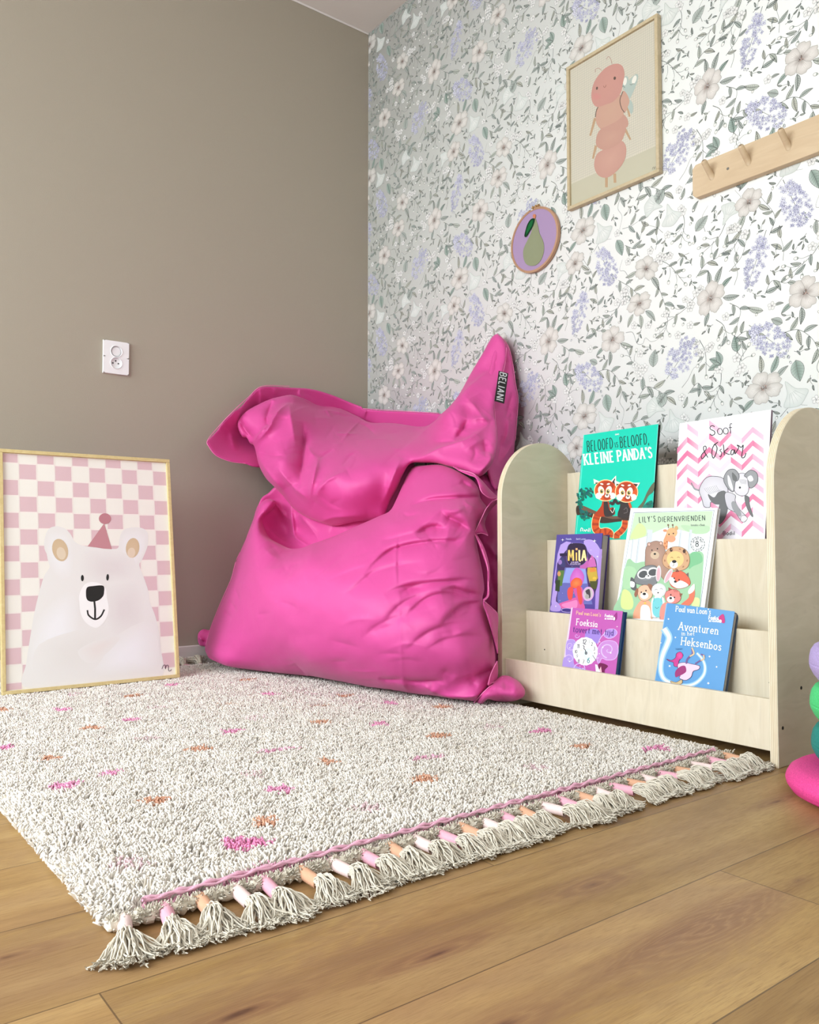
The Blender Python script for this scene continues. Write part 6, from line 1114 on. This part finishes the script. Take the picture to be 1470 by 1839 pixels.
# ---- magenta book with the clock
PF = [(1024.8,1091.6),(1117.8,1097.9),(1098.2,1268.9),(1004.7,1251.9)]
def spiral(A, cx, cy, r, turns, w, col, a0=0, sgn=1, n=40):
    A.stroke([(cx+r*(1-t)*math.cos(math.radians(a0)+sgn*turns*6.283*t), cy+r*(1-t)*math.sin(math.radians(a0)+sgn*turns*6.283*t)) for t in [k/n for k in range(n+1)]], w, col, w*.4)
def art_foek(A):
    MG = rgb(190,92,176); full(A, PF, MG); A.zoom(1000, 1080, 10.5); LV = rgb(172,150,220); LL = rgb(212,190,240)
    A.poly([(268,120),(292,122),(215,700),(130,1240),(40,1800),(20,1795)], rgb(226,208,232))
    A.blob([(560,560),(740,520),(820,640),(760,800),(600,700),(520,700)], rgb(156,132,214)); A.blob([(180,760),(330,740),(340,900),(300,1100),(170,1120)], LV, LL, 8); A.blob([(130,1060),(300,1000),(330,1200),(560,1300),(640,1460),(600,1720),(60,1640),(90,1300)], LV)
    A.blob([(760,900),(840,780),(980,740),(1120,790),(1150,960),(1080,1090),(940,1110),(840,1080),(780,1180),(730,1000)], rgb(196,138,208), LL, 10); spiral(A, 960, 920, 150, 1.4, 22, LL, 100); spiral(A, 250, 840, 90, 1.3, 14, LL, 30); spiral(A, 230, 1090, 90, 1.3, 14, LL, 200); spiral(A, 370, 650, 50, 1.2, 10, LL, 0); spiral(A, 440, 1280, 130, 1.3, 18, LL, 180)
    A.blob([(880,640),(940,540),(1080,530),(1130,600),(1060,680),(960,700)], rgb(176,140,220), LL, 10); A.curve([(760,820),(820,690),(900,600)], 12, LL)
    # clock
    A.poly([(530+232*(1+.03*(k % 2))*math.cos(k*.2094), 945+262*(1+.03*(k % 2))*math.sin(k*.2094)) for k in range(30)], rgb(232,240,246)); A.ell(532, 945, 206, 236, rgb(246,248,248), cin=rgb(255,255,255)); A.ell(590, 1000, 90, 110, rgb(214,238,240), cin=rgb(230,246,248))
    for t, x, y, s in (("12",480,806,88),("1",598,790,50),("2",640,838,62),("3",684,926,66),("4",690,1002,50),("6",566,1160,96),("7",478,1176,72),("8",392,1158,64),("9",360,1066,62),("10",332,978,58),("11",378,884,76)):
        A.text(t, x, y, s, rgb(30,130,140) if t == "6" else (rgb(140,146,150) if t in "9 1" else rgb(56,60,70)), .15, .95, track=.06, ang=-4)
    A.stroke([(488,830),(512,860),(500,890),(530,920),(540,975)], 16, rgb(60,64,72)); A.ell(546, 978, 26, 34, rgb(110,120,124)); A.ell(460, 925, 22, 24, rgb(224,224,216)); A.ell(455, 1010, 40, 46, rgb(222,226,232)); A.stroke([(670,1020),(740,1130)], 14, rgb(120,126,136))
    for x, y, r in ((805,768,14),(860,870,18),(1010,975,22),(795,990,14),(768,1070,14),(235,1135,18),(240,880,16),(1130,480,14),(490,1265,14),(430,1225,12),(320,800,10)): A.star(x, y, r, WH, 5, 20, .4)
    A.text("Paul van Loon's", 362, 246, 62, rgb(250,214,150), .12, .78, True, track=.22, ang=-5.5, fit=460)
    A.text("Foeksia", 364, 448, 116, rgb(250,244,240), .12, .82, True, track=.2, ang=-6, fit=392)
    A.text("tovert met tijd", 300, 580, 108, rgb(74,50,130), .10, .92, True, track=.2, ang=-5, fit=760)
    A.text("Foeksia", 905, 298, 52, WH, .2, .75, ang=-4); A.text("de miniheks", 900, 344, 34, WH, .2, .8, ang=-2); A.blob([(1060,300),(1100,240),(1125,215),(1125,330),(1080,370)], rgb(150,50,130)); A.ell(1080, 330, 16, 34, rgb(250,236,240))
    A.blob([(780,1190),(850,1170),(960,1220),(900,1290),(890,1360),(800,1340)], rgb(110,24,76)); A.poly([(800,1290),(830,1230),(850,1380),(790,1380)], rgb(244,190,200)); A.poly([(720,1190),(760,1200),(840,1400),(740,1400)], rgb(236,240,248))
book('paperback', 'magenta paperback with a clock face standing on the bottom tier', (1.5364,-.404,.0505), .166, .2306, -.5, .21, .018, PF, art_foek, rgb(30,60,104), plain('blue_page_edges', rgb(60,104,160), .6, .1, 300))
# ---- sky blue book
PA = [(1197.3,1083.1),(1318.7,1098.6),(1287.3,1310.0),(1166.2,1279.0)]
def art_avon(A):
    full(A, PA, rgb(88,152,208)); A.zoom(1160, 1080, 8.167); CR = rgb(250,246,226)
    A.poly([(290,40),(306,44),(230,500),(130,1180),(90,1560),(70,1555)], rgb(130,180,220))
    LB = rgb(150,196,230); LW = rgb(216,234,246)
    sw = smooth([(258,400),(330,520),(310,620),(250,760),(215,900),(215,1040),(270,1150),(420,1220),(600,1240),(740,1190),(840,1080),(860,960),(820,850),(740,760)], 8)
    A.stroke(sw, 108, LB, 40); A.stroke(sw, 64, LW, 16); A.stroke(sw, 28, WH, 8)
    A.text("Paul van Loon's", 432, 150, 80, CR, .11, .80, True, track=.22, ang=-5, fit=510)
    A.text("Avonturen", 472, 418, 112, CR, .115, .86, True, track=.22, ang=-7, fit=580)
    A.text("in het", 520, 500, 54, CR, .12, .85, True, track=.22, ang=-1, fit=186)
    A.text("Heksenbos", 514, 640, 112, CR, .115, .84, True, track=.22, ang=-6, bend=-.00007, fit=585)
    A.text("Foeksia", 918, 270, 58, WH, .2, .75, ang=-4); A.text("de miniheks", 918, 302, 30, WH, .2, 1.0, ang=-4); A.blob([(1060,250),(1130,190),(1155,300),(1120,322)], rgb(190,36,120)); A.ell(1090, 295, 18, 24, rgb(248,230,230))
    A.text("roman", 435, 715, 30, rgb(60,110,160), .12, 1.1, ang=3)
    for x, y, r in ((328,262,16),(430,532,16),(930,812,18),(346,952,20),(1034,964,18),(912,1204,22),(217,612,12),(735,1560-20,10)): A.star(x, y, r, WH, 5, 10, .42)
    # flying bundle: hat, cloak and broom (no face)
    PK = rgb(196,54,140); P2 = rgb(236,200,232); DL = rgb(70,34,70)
    A.blob([(300,850),(340,880),(400,900),(410,950),(470,960),(480,880),(520,830),(540,790),(500,745),(445,770),(430,830),(370,868)], PK, DL, 7); A.ell(492, 800, 46, 52, rgb(206,50,136), cin=rgb(216,80,156))
    A.blob([(470,920),(560,900),(660,920),(780,950),(770,1000),(690,1030),(660,1110),(580,1160),(490,1130),(500,1090),(470,1000)], P2, DL, 7); A.blob([(430,1030),(500,960),(570,950),(590,1020),(560,1060),(480,1100),(430,1110)], rgb(150,40,110)); A.curve([(590,920),(600,860),(640,810),(680,770),(672,690)], 26, rgb(110,80,140)); A.curve([(640,810),(700,770),(672,680)], 22, rgb(214,190,150)); A.curve([(720,920),(780,880),(840,850),(850,800),(800,780)], 22, rgb(110,80,140)); A.curve([(800,870),(848,845),(842,790)], 20, rgb(214,190,150))
    A.blob([(360,1170),(440,1190),(520,1150),(530,1200),(480,1222),(380,1205)], rgb(206,180,130), DL, 6)
book('paperback', 'sky blue paperback leaning at the right of the bottom tier', (1.8137,-.404,.0505), .173, .2545, 3.0, .21, .018, PA, art_avon, rgb(70,84,104), plain('white_page_edges', rgb(196,196,196), .6, .3, 700), rounded=.012)
# ------------------------------------------------------------------ oak frames with children's prints
def oak(name, c1, c2):
    t = NT(name); v = t.coords((14, 14, 14)); n = t.noise(v, 4, 4, .6, 1.0); t.lk(t.ramp(n, [(.35, c1), (.65, c2)]), t.b.inputs['Base Color']); t.b.inputs['Roughness'].default_value = .5; return t.m
M['frame_gold'] = oak('bear_frame_wood', rgb(206,186,130), rgb(216,198,144)); M['frame_oak'] = oak('caterpillar_frame_wood', rgb(186,170,136), rgb(198,182,150))
M['hardboard'] = plain('frame_backing_board', rgb(140,112,84), .8)
M['poster'] = painted('poster_ink', .32, .5)
def frame_root(name, label, Mx, w, h, th, bw, mat, px, art, inner, glass_haze=0):
    """picture frame lying in its own xy plane, z outwards, origin at the bottom middle"""
    r = empty(name); r.matrix_world = Mx; tag(r, label, 'framed picture')
    bm = bmesh.new(); hw = w/2
    for lo, hi in (((-hw, 0, -th), (hw, bw, 0)), ((-hw, h-bw, -th), (hw, h, 0)), ((-hw, bw, -th), (-hw+bw, h-bw, 0)), ((hw-bw, bw, -th), (hw, h-bw, 0))): box(bm, lo, hi, .0012, 2)
    bobj('frame', bm, mat, r)
    bm = bmesh.new(); box(bm, (-hw+bw*.6, bw*.6, -th+.003), (hw-bw*.6, h-bw*.6, -.0085)); bobj('backing_board', bm, M['hardboard'], r)
    H = homography(px, [(-hw+bw, h-bw), (hw-bw, h-bw), (hw-bw, bw), (-hw+bw, bw)])
    A = Art(H, base=-.0084, step=.000004); art(A); A.C = [mixc(c_, rgb(172,166,150), glass_haze) for c_ in A.C] if glass_haze else A.C; A.mesh('print', M['poster'], r); return r  # greyed print colours: dulling by reflecting glass is painted into the ink
PB = [(1.4,809.4),(300.7,826.3),(319.7,1207.2),(10.3,1239.9)]
def art_bear(A):
    A.zoom(0, 0, 1); W_ = rgb(240,238,230); A.poly(PB, W_)
    # checked ground in print coordinates: 10 columns
    Hi = np.linalg.inv(homography(PB, [(0, 0), (1, 0), (1, 1), (0, 1)]))
    def q(u, v): p = Hi@np.array([u, v, 1.]); return (p[0]/p[2], p[1]/p[2])
    ncol, rows, v0 = 10.0, 14.05, .60; ph = .85
    colx = [max(0, (k-1+.86)/9.76) if k else 0 for k in range(12)]
    for j in range(16):
        va, vb = (j-1+v0)/rows, (j+v0)/rows; va = max(0, va); vb = min(1, vb)
        if vb <= va: continue
        A.stroke([q(0, va), q(1, va)], .8, rgb(246,232,230))
        for k in range(11):
            if (k+j) % 2: continue
            ua, ub = colx[k], min(1, colx[k+1])
            if ub <= ua: continue
            A.poly([q(ua+.004*(k > 0), va+.003), q(ub-.004, va+.003), q(ub-.004, vb-.003), q(ua+.004*(k > 0), vb-.003)], rgb(220,190,196))
    for k in range(1, 11): A.stroke([q(colx[k], 0), q(colx[k], 1)], .8, rgb(246,232,230))
    A.zoom(0, 780, 3.675); B = rgb(232,231,229); B2 = rgb(238,239,242); SH = rgb(224,219,219)
    out = [(165,1660),(175,1500),(200,1330),(225,1180),(255,1050),(290,930),(330,860),(318,800),(292,740),(298,660),(325,610),(375,595),(430,610),(470,650),(500,700),(560,725),(640,730),(720,740),(785,738),(795,680),(820,620),(880,600),(950,605),(985,640),(985,720),(950,810),(930,850),(960,930),(990,1020),(1000,1090),(1035,1180),(1060,1280),(1075,1400),(1085,1580),(900,1605),(500,1645)]
    A.blob(out, B, n=6); 
    def wash(pts, c, k=12):
        m = np.mean(pts, axis=0)
        for i in range(k):
            f = 1-.8*i/k; t = (i+1)/k; A.poly(smooth([tuple(m+(np.array(p)-m)*f) for p in pts], 5, True), mixc(B, c, t))
    wash([(330,640),(420,640),(470,700),(480,900),(400,940),(330,860),(305,740)], B2); wash([(820,640),(950,630),(975,720),(930,820),(880,860),(810,780)], B2)
    wash([(560,760),(860,780),(900,900),(820,960),(560,940)], SH); wash([(720,1000),(900,960),(960,1100),(940,1280),(760,1320),(700,1180)], SH)
    wash([(230,1240),(420,1040),(520,1100),(500,1400),(220,1560)], B2); wash([(700,1380),(1000,1220),(1060,1500),(880,1560),(640,1560)], B2); wash([(260,1380),(640,1260),(740,1330),(600,1560),(260,1600)], rgb(228,226,223)); wash([(520,1420),(700,1330),(800,1340),(620,1500)], rgb(231,225,222))
    TN = rgb(208,184,150)
    A.ell(398, 753, 52, 76, TN, -16, cin=rgb(214,190,158)); A.ell(884, 736, 45, 66, TN, 8, cin=rgb(214,190,158)); A.ell(405, 775, 30, 42, rgb(224,208,184), -16); A.ell(876, 768, 26, 34, rgb(226,208,186), 8)
    HT = rgb(196,138,146); A.poly([(693,574),(745,745),(690,742),(640,734),(582,728)], HT); A.ell(698, 543, 41, 36, rgb(190,128,138))
    A.blob([(530,1040),(570,975),(640,965),(700,1000),(715,1070),(726,1150),(700,1220),(645,1266),(580,1240),(540,1180),(528,1100)], rgb(247,247,247))
    K = rgb(26,26,26); A.blob([(580,1000),(620,990),(688,988),(694,1030),(685,1060),(655,1085),(610,1094),(580,1080),(572,1040)], K)
    A.stroke([(628,1085),(634,1140),(634,1205)], 13, K); A.stroke(smooth([(582,1150),(592,1185),(634,1210),(672,1190),(696,1145)], 6), 11, K)
    A.ell(548, 938, 10, 21, K); A.ell(717, 932, 9, 22, K, 3)
    A.stroke(smooth([(1082,1535),(1092,1512),(1104,1510),(1106,1535),(1112,1512),(1124,1512),(1126,1540),(1134,1548),(1147,1538)], 5), 4, rgb(90,70,84))
lean = math.atan2(.107, .692); fx, fz = .415, .0255
zv = Vector((math.cos(lean), 0, math.sin(lean))); yv = Vector((-math.sin(lean), 0, math.cos(lean)))
Mx = Matrix(((0, yv.x, zv.x, fx), (1, yv.y, zv.y, -1.2485), (0, yv.z, zv.z, fz), (0, 0, 0, 1)))
bf_ = frame_root('framed_print', 'large leaning light wood frame with white bear in pink party hat', Mx, .508, .700, .018, .0105, M['frame_gold'], PB, art_bear, None)
bm = bmesh.new(); box(bm, (-.03, 0, -.006), (.03, .40, 0), .002); st = bobj('easel_strut', bm, M['hardboard'], bf_)
st.location = (0, .46, -.018); a_ = math.radians(180+27); st.rotation_euler = (a_, 0, 0)
PK_ = [(1021,125.6),(1175.5,35),(1178.7,300.7),(1026,367)]
def art_cat(A):
    A.zoom(0, 0, 1); A.poly(PK_, rgb(214,209,192)); Hi = np.linalg.inv(homography(PK_, [(0, 0), (1, 0), (1, 1), (0, 1)]))
    def q(u, v): p = Hi@np.array([u, v, 1.]); return (p[0]/p[2], p[1]/p[2])
    A.poly([q(0, .835), q(1, .835), q(1, 1), q(0, 1)], rgb(194,191,168))
    G = rgb(152,155,148)
    for k in range(1, 44): A.stroke([q(k/44, 0), q(k/44, .835)], .24, G)
    for k in range(1, 50): A.stroke([q(0, k/50*.835), q(1, k/50*.835)], .24, G)
    A.zoom(1000, 20, 4.97); LG = rgb(186,150,114); P2 = rgb(196,136,128); P3_ = rgb(198,152,134)
    for a, b in (((440,1465),(440,1550)), ((512,1430),(516,1510))): A.stroke([a, b], 24, LG)
    for a, b in (((335,950),(292,1105)), ((345,1190),(318,1305)), ((600,1040),(650,1135)), ((620,840),(642,935))): A.stroke([a, b], 24, LG, 16)
    W_ = rgb(170,190,184); A.blob([(600,690),(640,610),(700,560),(718,590),(690,680),(640,780),(610,760)], W_); A.blob([(575,640),(600,585),(628,590),(632,680),(610,730),(590,700)], W_); A.blob([(625,780),(665,810),(672,880),(655,910),(625,850)], W_)
    A.ell(682, 610, 18, 40, rgb(236,236,226), 20); A.ell(600, 625, 16, 36, rgb(236,236,226), 8)
    for k in range(7): A.ell(645+k*6, 650+6*math.sin(k), 3, 3, rgb(40,44,44), n=6); A.ell(568+k*5, 672+6*math.cos(k), 3, 3, rgb(40,44,44), n=6)
    A.blob([(585,710),(620,740),(640,800),(625,850),(600,900),(565,860),(560,780)], P3_)
    A.blob([(330,1370),(350,1270),(420,1220),(520,1170),(580,1150),(614,1210),(600,1310),(540,1400),(450,1465),(370,1450)], rgb(194,142,130), cin=rgb(202,152,138))
    A.blob([(345,1180),(360,1080),(420,1030),(560,1000),(610,1030),(590,1110),(560,1160),(480,1210),(400,1225)], rgb(190,140,126), cin=rgb(198,150,134))
    A.blob([(345,980),(390,920),(500,900),(580,910),(625,960),(625,1020),(560,1050),(440,1060),(380,1040)], rgb(192,142,128))
    A.blob([(340,960),(350,860),(430,780),(540,740),(590,780),(600,860),(570,940),(480,1000),(380,1035)], P3_, cin=rgb(200,156,136))
    A.curve([(582,712),(556,790),(570,860),(598,900)], 7, rgb(66,36,36)); A.curve([(360,850),(344,890),(337,940)], 7, rgb(66,36,36))
    A.blob([(298,740),(320,640),(370,560),(440,495),(520,468),(575,490),(595,560),(580,650),(560,730),(500,800),(430,830),(350,850),(310,810)], P2, cin=rgb(200,140,130), n=7)
    A.ell(345, 760, 42, 34, rgb(200,134,128), cin=rgb(206,128,126)); A.ell(349, 686, 9, 14, rgb(60,24,24), 12); A.ell(508, 597, 11, 15, rgb(60,24,24), 12); A.curve([(408,664),(414,678),(426,672),(431,656)], 4, rgb(120,50,50))
    A.curve([(332,545),(335,518),(362,508),(390,528)], 5, rgb(180,140,126)); A.curve([(432,430),(450,403),(472,430),(482,470)], 5, rgb(180,140,126))
    A.curve([(842,1392),(848,1372),(858,1370),(860,1388),(864,1368),(873,1368),(875,1384)], 3, rgb(120,110,96))
cx_, cz_ = 1.3238, 1.5105
Mx = Matrix(((1, 0, 0, cx_), (0, 0, -1, -.020), (0, 1, 0, cz_), (0, 0, 0, 1)))
frame_root('framed_print', 'wood framed print of pink caterpillar hanging on floral wallpaper', Mx, .347, .468, .0185, .0105, M['frame_oak'], PK_, art_cat, None, .20)
# ------------------------------------------------------------------ embroidery hoop with a felt pear
M['hoop'] = plain('bamboo_hoop', rgb(182,142,112), .45, .1, 200); M['felt'] = painted('felt', .95, .1, .35, 900); M['brass'] = plain('brass', rgb(170,130,80), .35)
hp = empty('embroidery_hoop', (.998, -.001, 1.461)); tag(hp, 'round embroidery hoop with pear on lilac cloth', 'wall decoration')
R_ = .1045
bm = bmesh.new(); n = 72; prof = [(R_-.0035, -.002), (R_, -.0015), (R_+.0005, -.013), (R_-.0035, -.0135)]
rg = [[bm.verts.new((r*math.cos(2*math.pi*k/n), y, r*math.sin(2*math.pi*k/n))) for r, y in prof] for k in range(n)]
for k in range(n):
    for i in range(4): bm.faces.new((rg[k][i], rg[k][(i+1) % 4], rg[(k+1) % n][(i+1) % 4], rg[(k+1) % n][i]))
bmesh.ops.recalc_face_normals(bm, faces=bm.faces); bobj('hoop_ring', bm, M['hoop'], hp)
bm = bmesh.new(); 
rg = [[bm.verts.new((r*math.cos(2*math.pi*k/n), y, r*math.sin(2*math.pi*k/n))) for r, y in [(R_+.0008, -.002), (R_+.0042, -.002), (R_+.0042, -.0135), (R_+.0008, -.0135)]] for k in range(n)]
for k in range(n):
    if k in (18, 19): continue
    for i in range(4): bm.faces.new((rg[k][i], rg[k][(i+1) % 4], rg[(k+1) % n][(i+1) % 4], rg[(k+1) % n][i]))
bmesh.ops.recalc_face_normals(bm, faces=bm.faces); bobj('outer_ring', bm, M['hoop'], hp)
bm = bmesh.new(); box(bm, (-.009, -.013, R_+.004), (-.004, -.003, R_+.013), .001); box(bm, (.004, -.013, R_+.004), (.009, -.003, R_+.013), .001); tube(bm, [(-.014, -.008, R_+.009), (.016, -.008, R_+.009)], .0022, 10); tube(bm, [(.014, -.008, R_+.009), (.020, -.008, R_+.009)], .0042, 12)
bobj('tension_screw', bm, M['brass'], hp, True)
HS = [(911.2,389.8),(996.3,351.8),(997.2,471.3),(911.8,502.1)]
def felt(name, draw, base, rise):
    A = Art(homography(HS, [(.985-.11-.998, 1.468+.11-1.461), (.985+.11-.998, 1.468+.11-1.461), (.985+.11-.998, 1.468-.11-1.461), (.985-.11-.998, 1.468-.11-1.461)]), base=base, step=.00005); A.zoom(900, 350, 12.25); draw(A)
    o = A.mesh(name, M['felt'], hp, Matrix(((1,0,0,0), (0,0,-1,0), (0,1,0,0), (0,0,0,1))))
    if rise:
        sd = o.modifiers.new('thickness', 'SOLIDIFY'); sd.thickness = rise; sd.offset = -1
    return o
bm = bmesh.new(); bmesh.ops.create_circle(bm, cap_ends=True, segments=64, radius=R_-.003, matrix=Matrix.Translation((0, -.0118, 0)) @ Matrix.Rotation(math.radians(90), 4, 'X'))
bobj('cloth', bm, plain('lilac_cloth', rgb(164,140,176), .9, .25, 1200), hp)
felt('felt_pear', lambda A: A.blob([(735,525),(760,560),(800,690),(830,840),(900,990),(930,1120),(920,1280),(860,1440),(760,1540),(640,1562),(540,1520),(485,1400),(475,1240),(510,1120),(570,1000),(640,850),(690,680)], rgb(140,146,116), cin=rgb(142,148,120)), .0135, .0015)
felt('felt_leaf', lambda A: (A.blob([(720,520),(735,545),(700,680),(630,800),(570,900),(530,930),(508,900),(530,790),(570,660),(620,570),(670,525)], rgb(22,60,36)), A.blob([(690,560),(670,680),(600,800),(550,880),(560,780),(620,620)], rgb(30,104,56))), .0150, 0)
felt('felt_stem', lambda A: A.blob([(700,510),(735,525),(755,470),(745,432),(710,425),(692,460)], rgb(198,128,96)), .0146, .001)
# ------------------------------------------------------------------ peg rail
M['beech'] = birch('beech_wood', rgb(200,176,144), rgb(210,188,156), (1.6, 10, 10))
rail = empty('peg_rail', (2.0, -.001, 1.394)); tag(rail, 'pale beech peg rail with slanted pegs on floral wall', 'coat rack')
bm = bmesh.new(); x0, x1, z1 = 1.606-2.0, 2.62-2.0, .092; c = .010
pts = [(x0+c, 0), (x1-c, 0), (x1, c), (x1, z1-c), (x1-c, z1), (x0+c, z1), (x0, z1-c), (x0, c)]
A1 = [bm.verts.new((p[0], 0, p[1])) for p in pts]; B1 = [bm.verts.new((p[0], -.020, p[1])) for p in pts]
bm.faces.new(A1); bm.faces.new(B1[::-1])
for i in range(8): bm.faces.new((A1[i], A1[(i+1) % 8], B1[(i+1) % 8], B1[i]))
bmesh.ops.recalc_face_normals(bm, faces=bm.faces); bmesh.ops.bevel(bm, geom=bm.edges[:], offset=.001, segments=1, affect='EDGES'); bobj('rail_board', bm, M['beech'], rail)
for k in range(9):
    xx = 1.6655-2.0+.1065*k; bm = bmesh.new(); d = Vector((0, -.75, .66)).normalized(); p0 = Vector((xx, -.016, .0375)); r0 = .0078
    pp = [p0+d*t for t in (0, .02, .052, .0555, .0575)]; tube(bm, pp, [r0, r0, r0, r0*.86, r0*.5], 16); bobj('peg', bm, M['beech'], rail, True)
for xx in (1.7132, 2.38):
    bm = bmesh.new(); lathe(bm, [(0, .0003), (.0016, .0003), (.0017, .0008), (.0034, .0009), (.0038, 0)], 16); o = bobj('screw', bm, M['steel'], rail, True); o.location = (xx-2.0, -.0202, .046); o.rotation_euler = (math.radians(90), 0, 0)
# ------------------------------------------------------------------ double wall socket on the painted wall
sk = empty('wall_socket', (.0005, -1.0745, 1.0945)); tag(sk, 'white double wall socket on the taupe wall', 'wall socket')
def sock(name, b, mat=M['plastic'], par=sk): return bobj(name, b, mat, par)
W2, H2 = .0440, .0575
bm = bmesh.new()
# plate with two round openings: ring of quads from outline to the holes, built in y,z with x outwards
holes = ((0, .0215), (0, -.0195)); hr = .0188
def plate(z0, z1, hc):
    m = 48; I = [(hc[0]+hr*math.cos(2*math.pi*k/m), hc[1]+hr*math.sin(2*math.pi*k/m)) for k in range(m)]
    O_ = []
    for k in range(m):
        a = 2*math.pi*k/m; cx2, cz2 = math.cos(a), math.sin(a); yy0, yy1, zz0, zz1 = -W2, W2, z0, z1
        t = min(((yy1-hc[0])/cx2 if cx2 > 1e-6 else ((yy0-hc[0])/cx2 if cx2 < -1e-6 else 1e9)), ((zz1-hc[1])/cz2 if cz2 > 1e-6 else ((zz0-hc[1])/cz2 if cz2 < -1e-6 else 1e9)))
        O_.append((hc[0]+cx2*t, hc[1]+cz2*t))
    T = .009
    vi = [bm.verts.new((T, p[0], p[1])) for p in I]; vo = [bm.verts.new((T, p[0], p[1])) for p in O_]; vd = [bm.verts.new((T-.0075, hc[0]+(p[0]-hc[0])*.97, hc[1]+(p[1]-hc[1])*.97)) for p in I]
    for k in range(m):
        j = (k+1) % m; bm.faces.new((vo[k], vo[j], vi[j], vi[k])); bm.faces.new((vi[k], vi[j], vd[j], vd[k]))
    bm.faces.new(vd)
plate(.001, H2, holes[0]); plate(-H2, .001, holes[1])
for (a, b, c2, d) in (((-W2,-H2),(W2,-H2),0,0), ((W2,-H2),(W2,H2),0,0), ((W2,H2),(-W2,H2),0,0), ((-W2,H2),(-W2,-H2),0,0)):
    bm.faces.new([bm.verts.new(v) for v in ((.009, a[0], a[1]), (.009, b[0], b[1]), (0, b[0]*1.02, b[1]*1.02), (0, a[0]*1.02, a[1]*1.02))])
bmesh.ops.remove_doubles(bm, verts=bm.verts, dist=.00005); bmesh.ops.recalc_face_normals(bm, faces=bm.faces); sock('cover_plate', bm)
for hi, (hy, hz) in enumerate(holes):
    bm = bmesh.new(); m = 40
    i0 = [bm.verts.new((.0092, hy+(hr+.0004)*math.cos(2*math.pi*k/m), hz+(hr+.0004)*math.sin(2*math.pi*k/m))) for k in range(m)]
    i1 = [bm.verts.new((.0112, hy+(hr+.0012)*math.cos(2*math.pi*k/m), hz+(hr+.0012)*math.sin(2*math.pi*k/m))) for k in range(m)]
    i2 = [bm.verts.new((.0090, hy+(hr+.0026)*math.cos(2*math.pi*k/m), hz+(hr+.0026)*math.sin(2*math.pi*k/m))) for k in range(m)]
    for k in range(m):
        j = (k+1) % m; bm.faces.new((i0[k], i0[j], i1[j], i1[k])); bm.faces.new((i1[k], i1[j], i2[j], i2[k]))
    rimo = sock('socket_rim', bm)
    for (dy, dz) in (((-.0095, .0005), (.0095, .0005), (0, .009)) if hi else ((-.003, .0135), (-.003, -.0125))):
        bm = bmesh.new(); tube(bm, [(.0014, hy+dy, hz+dz), (.0022, hy+dy, hz+dz)], .0026 if hi else .0016, 14)
        sock('pin_hole', bm, M['dark'] if hi else M['steel'])
    if not hi:
        bm = bmesh.new(); tube(bm, [(.0016, hy, hz), (.0060, hy, hz)], .0150, 36); sock('child_safety_disc', bm)
# ------------------------------------------------------------------ foam stacking stones at the right
def foam(name, c):
    t = NT(name); v = t.coords(); vo = t.add('ShaderNodeTexVoronoi'); vo.inputs['Scale'].default_value = 420; t.lk(v, vo.inputs['Vector'])
    n = t.noise(v, 650, 2); f = t.mix(c, tuple(min(1, x*1.25+.03) for x in c[:3])+(1,), t.ramp(n, [(.55, (0,0,0,1)), (.68, (.8,.8,.8,1))])); f = t.mix(f, tuple(x*.78 for x in c[:3])+(1,), t.ramp(vo.outputs['Distance'], [(.5, (0,0,0,1)), (.8, (.6,.6,.6,1))]))
    t.lk(f, t.b.inputs['Base Color']); t.b.inputs['Roughness'].default_value = .7; t.bump(vo.outputs['Distance'], .12, .001); return t.m
def stone(name, label, cat, x, y, z, R, h, col, flip=False, seam=True):
    prof = [(0, 0), (R*.80, 0), (R*.87, h*.05), (R*.945, h*.22), (R*.988, h*.38), (R, h*.485), (R*.994, h*.50), (R, h*.515), (R*.995, h*.66), (R*.975, h*.82), (R*.93, h*.95), (R*.88, h), (0, h)]
    if flip == 'disc': prof = [(0, 0), (R*.86, 0), (R*.95, .008), (R*.99, h*.35), (R, h*.5), (R*.99, h*.62), (R*.96, h*.80), (R*.90, h*.93), (R*.80, h), (0, h)]
    q = []
    for a, b in zip(prof[:-1], prof[1:]):
        for k in range(3): q.append((a[0]+(b[0]-a[0])*k/3, a[1]+(b[1]-a[1])*k/3))
    q.append(prof[-1]); bm = bmesh.new(); lathe(bm, q, 72); o = bobj(name, bm, foam(name+'_'+cat+label.split()[0], col), None, True); o.location = (x, y, z); tag(o, label, cat, None); return o
cx0, cy0 = 2.280, -.475
stone('balance_cushion', 'flat pink foam disc on the floor beneath the stacked stones', 'foam disc', cx0+.004, cy0-.005, 0, .172, .052, rgb(226,66,144), 'disc')
stone('stepping_stone', 'dark teal foam stepping stone resting on the pink disc', 'stepping stone', cx0, cy0, .0522, .128, .0705, rgb(20,134,124))
stone('stepping_stone', 'bright green foam stepping stone between teal and lilac ones', 'stepping stone', cx0, cy0, .1228, .129, .0705, rgb(76,206,124))
stone('stepping_stone', 'lilac foam stepping stone at the top of the stack', 'stepping stone', cx0, cy0, .1934, .129, .0715, rgb(180,162,212))
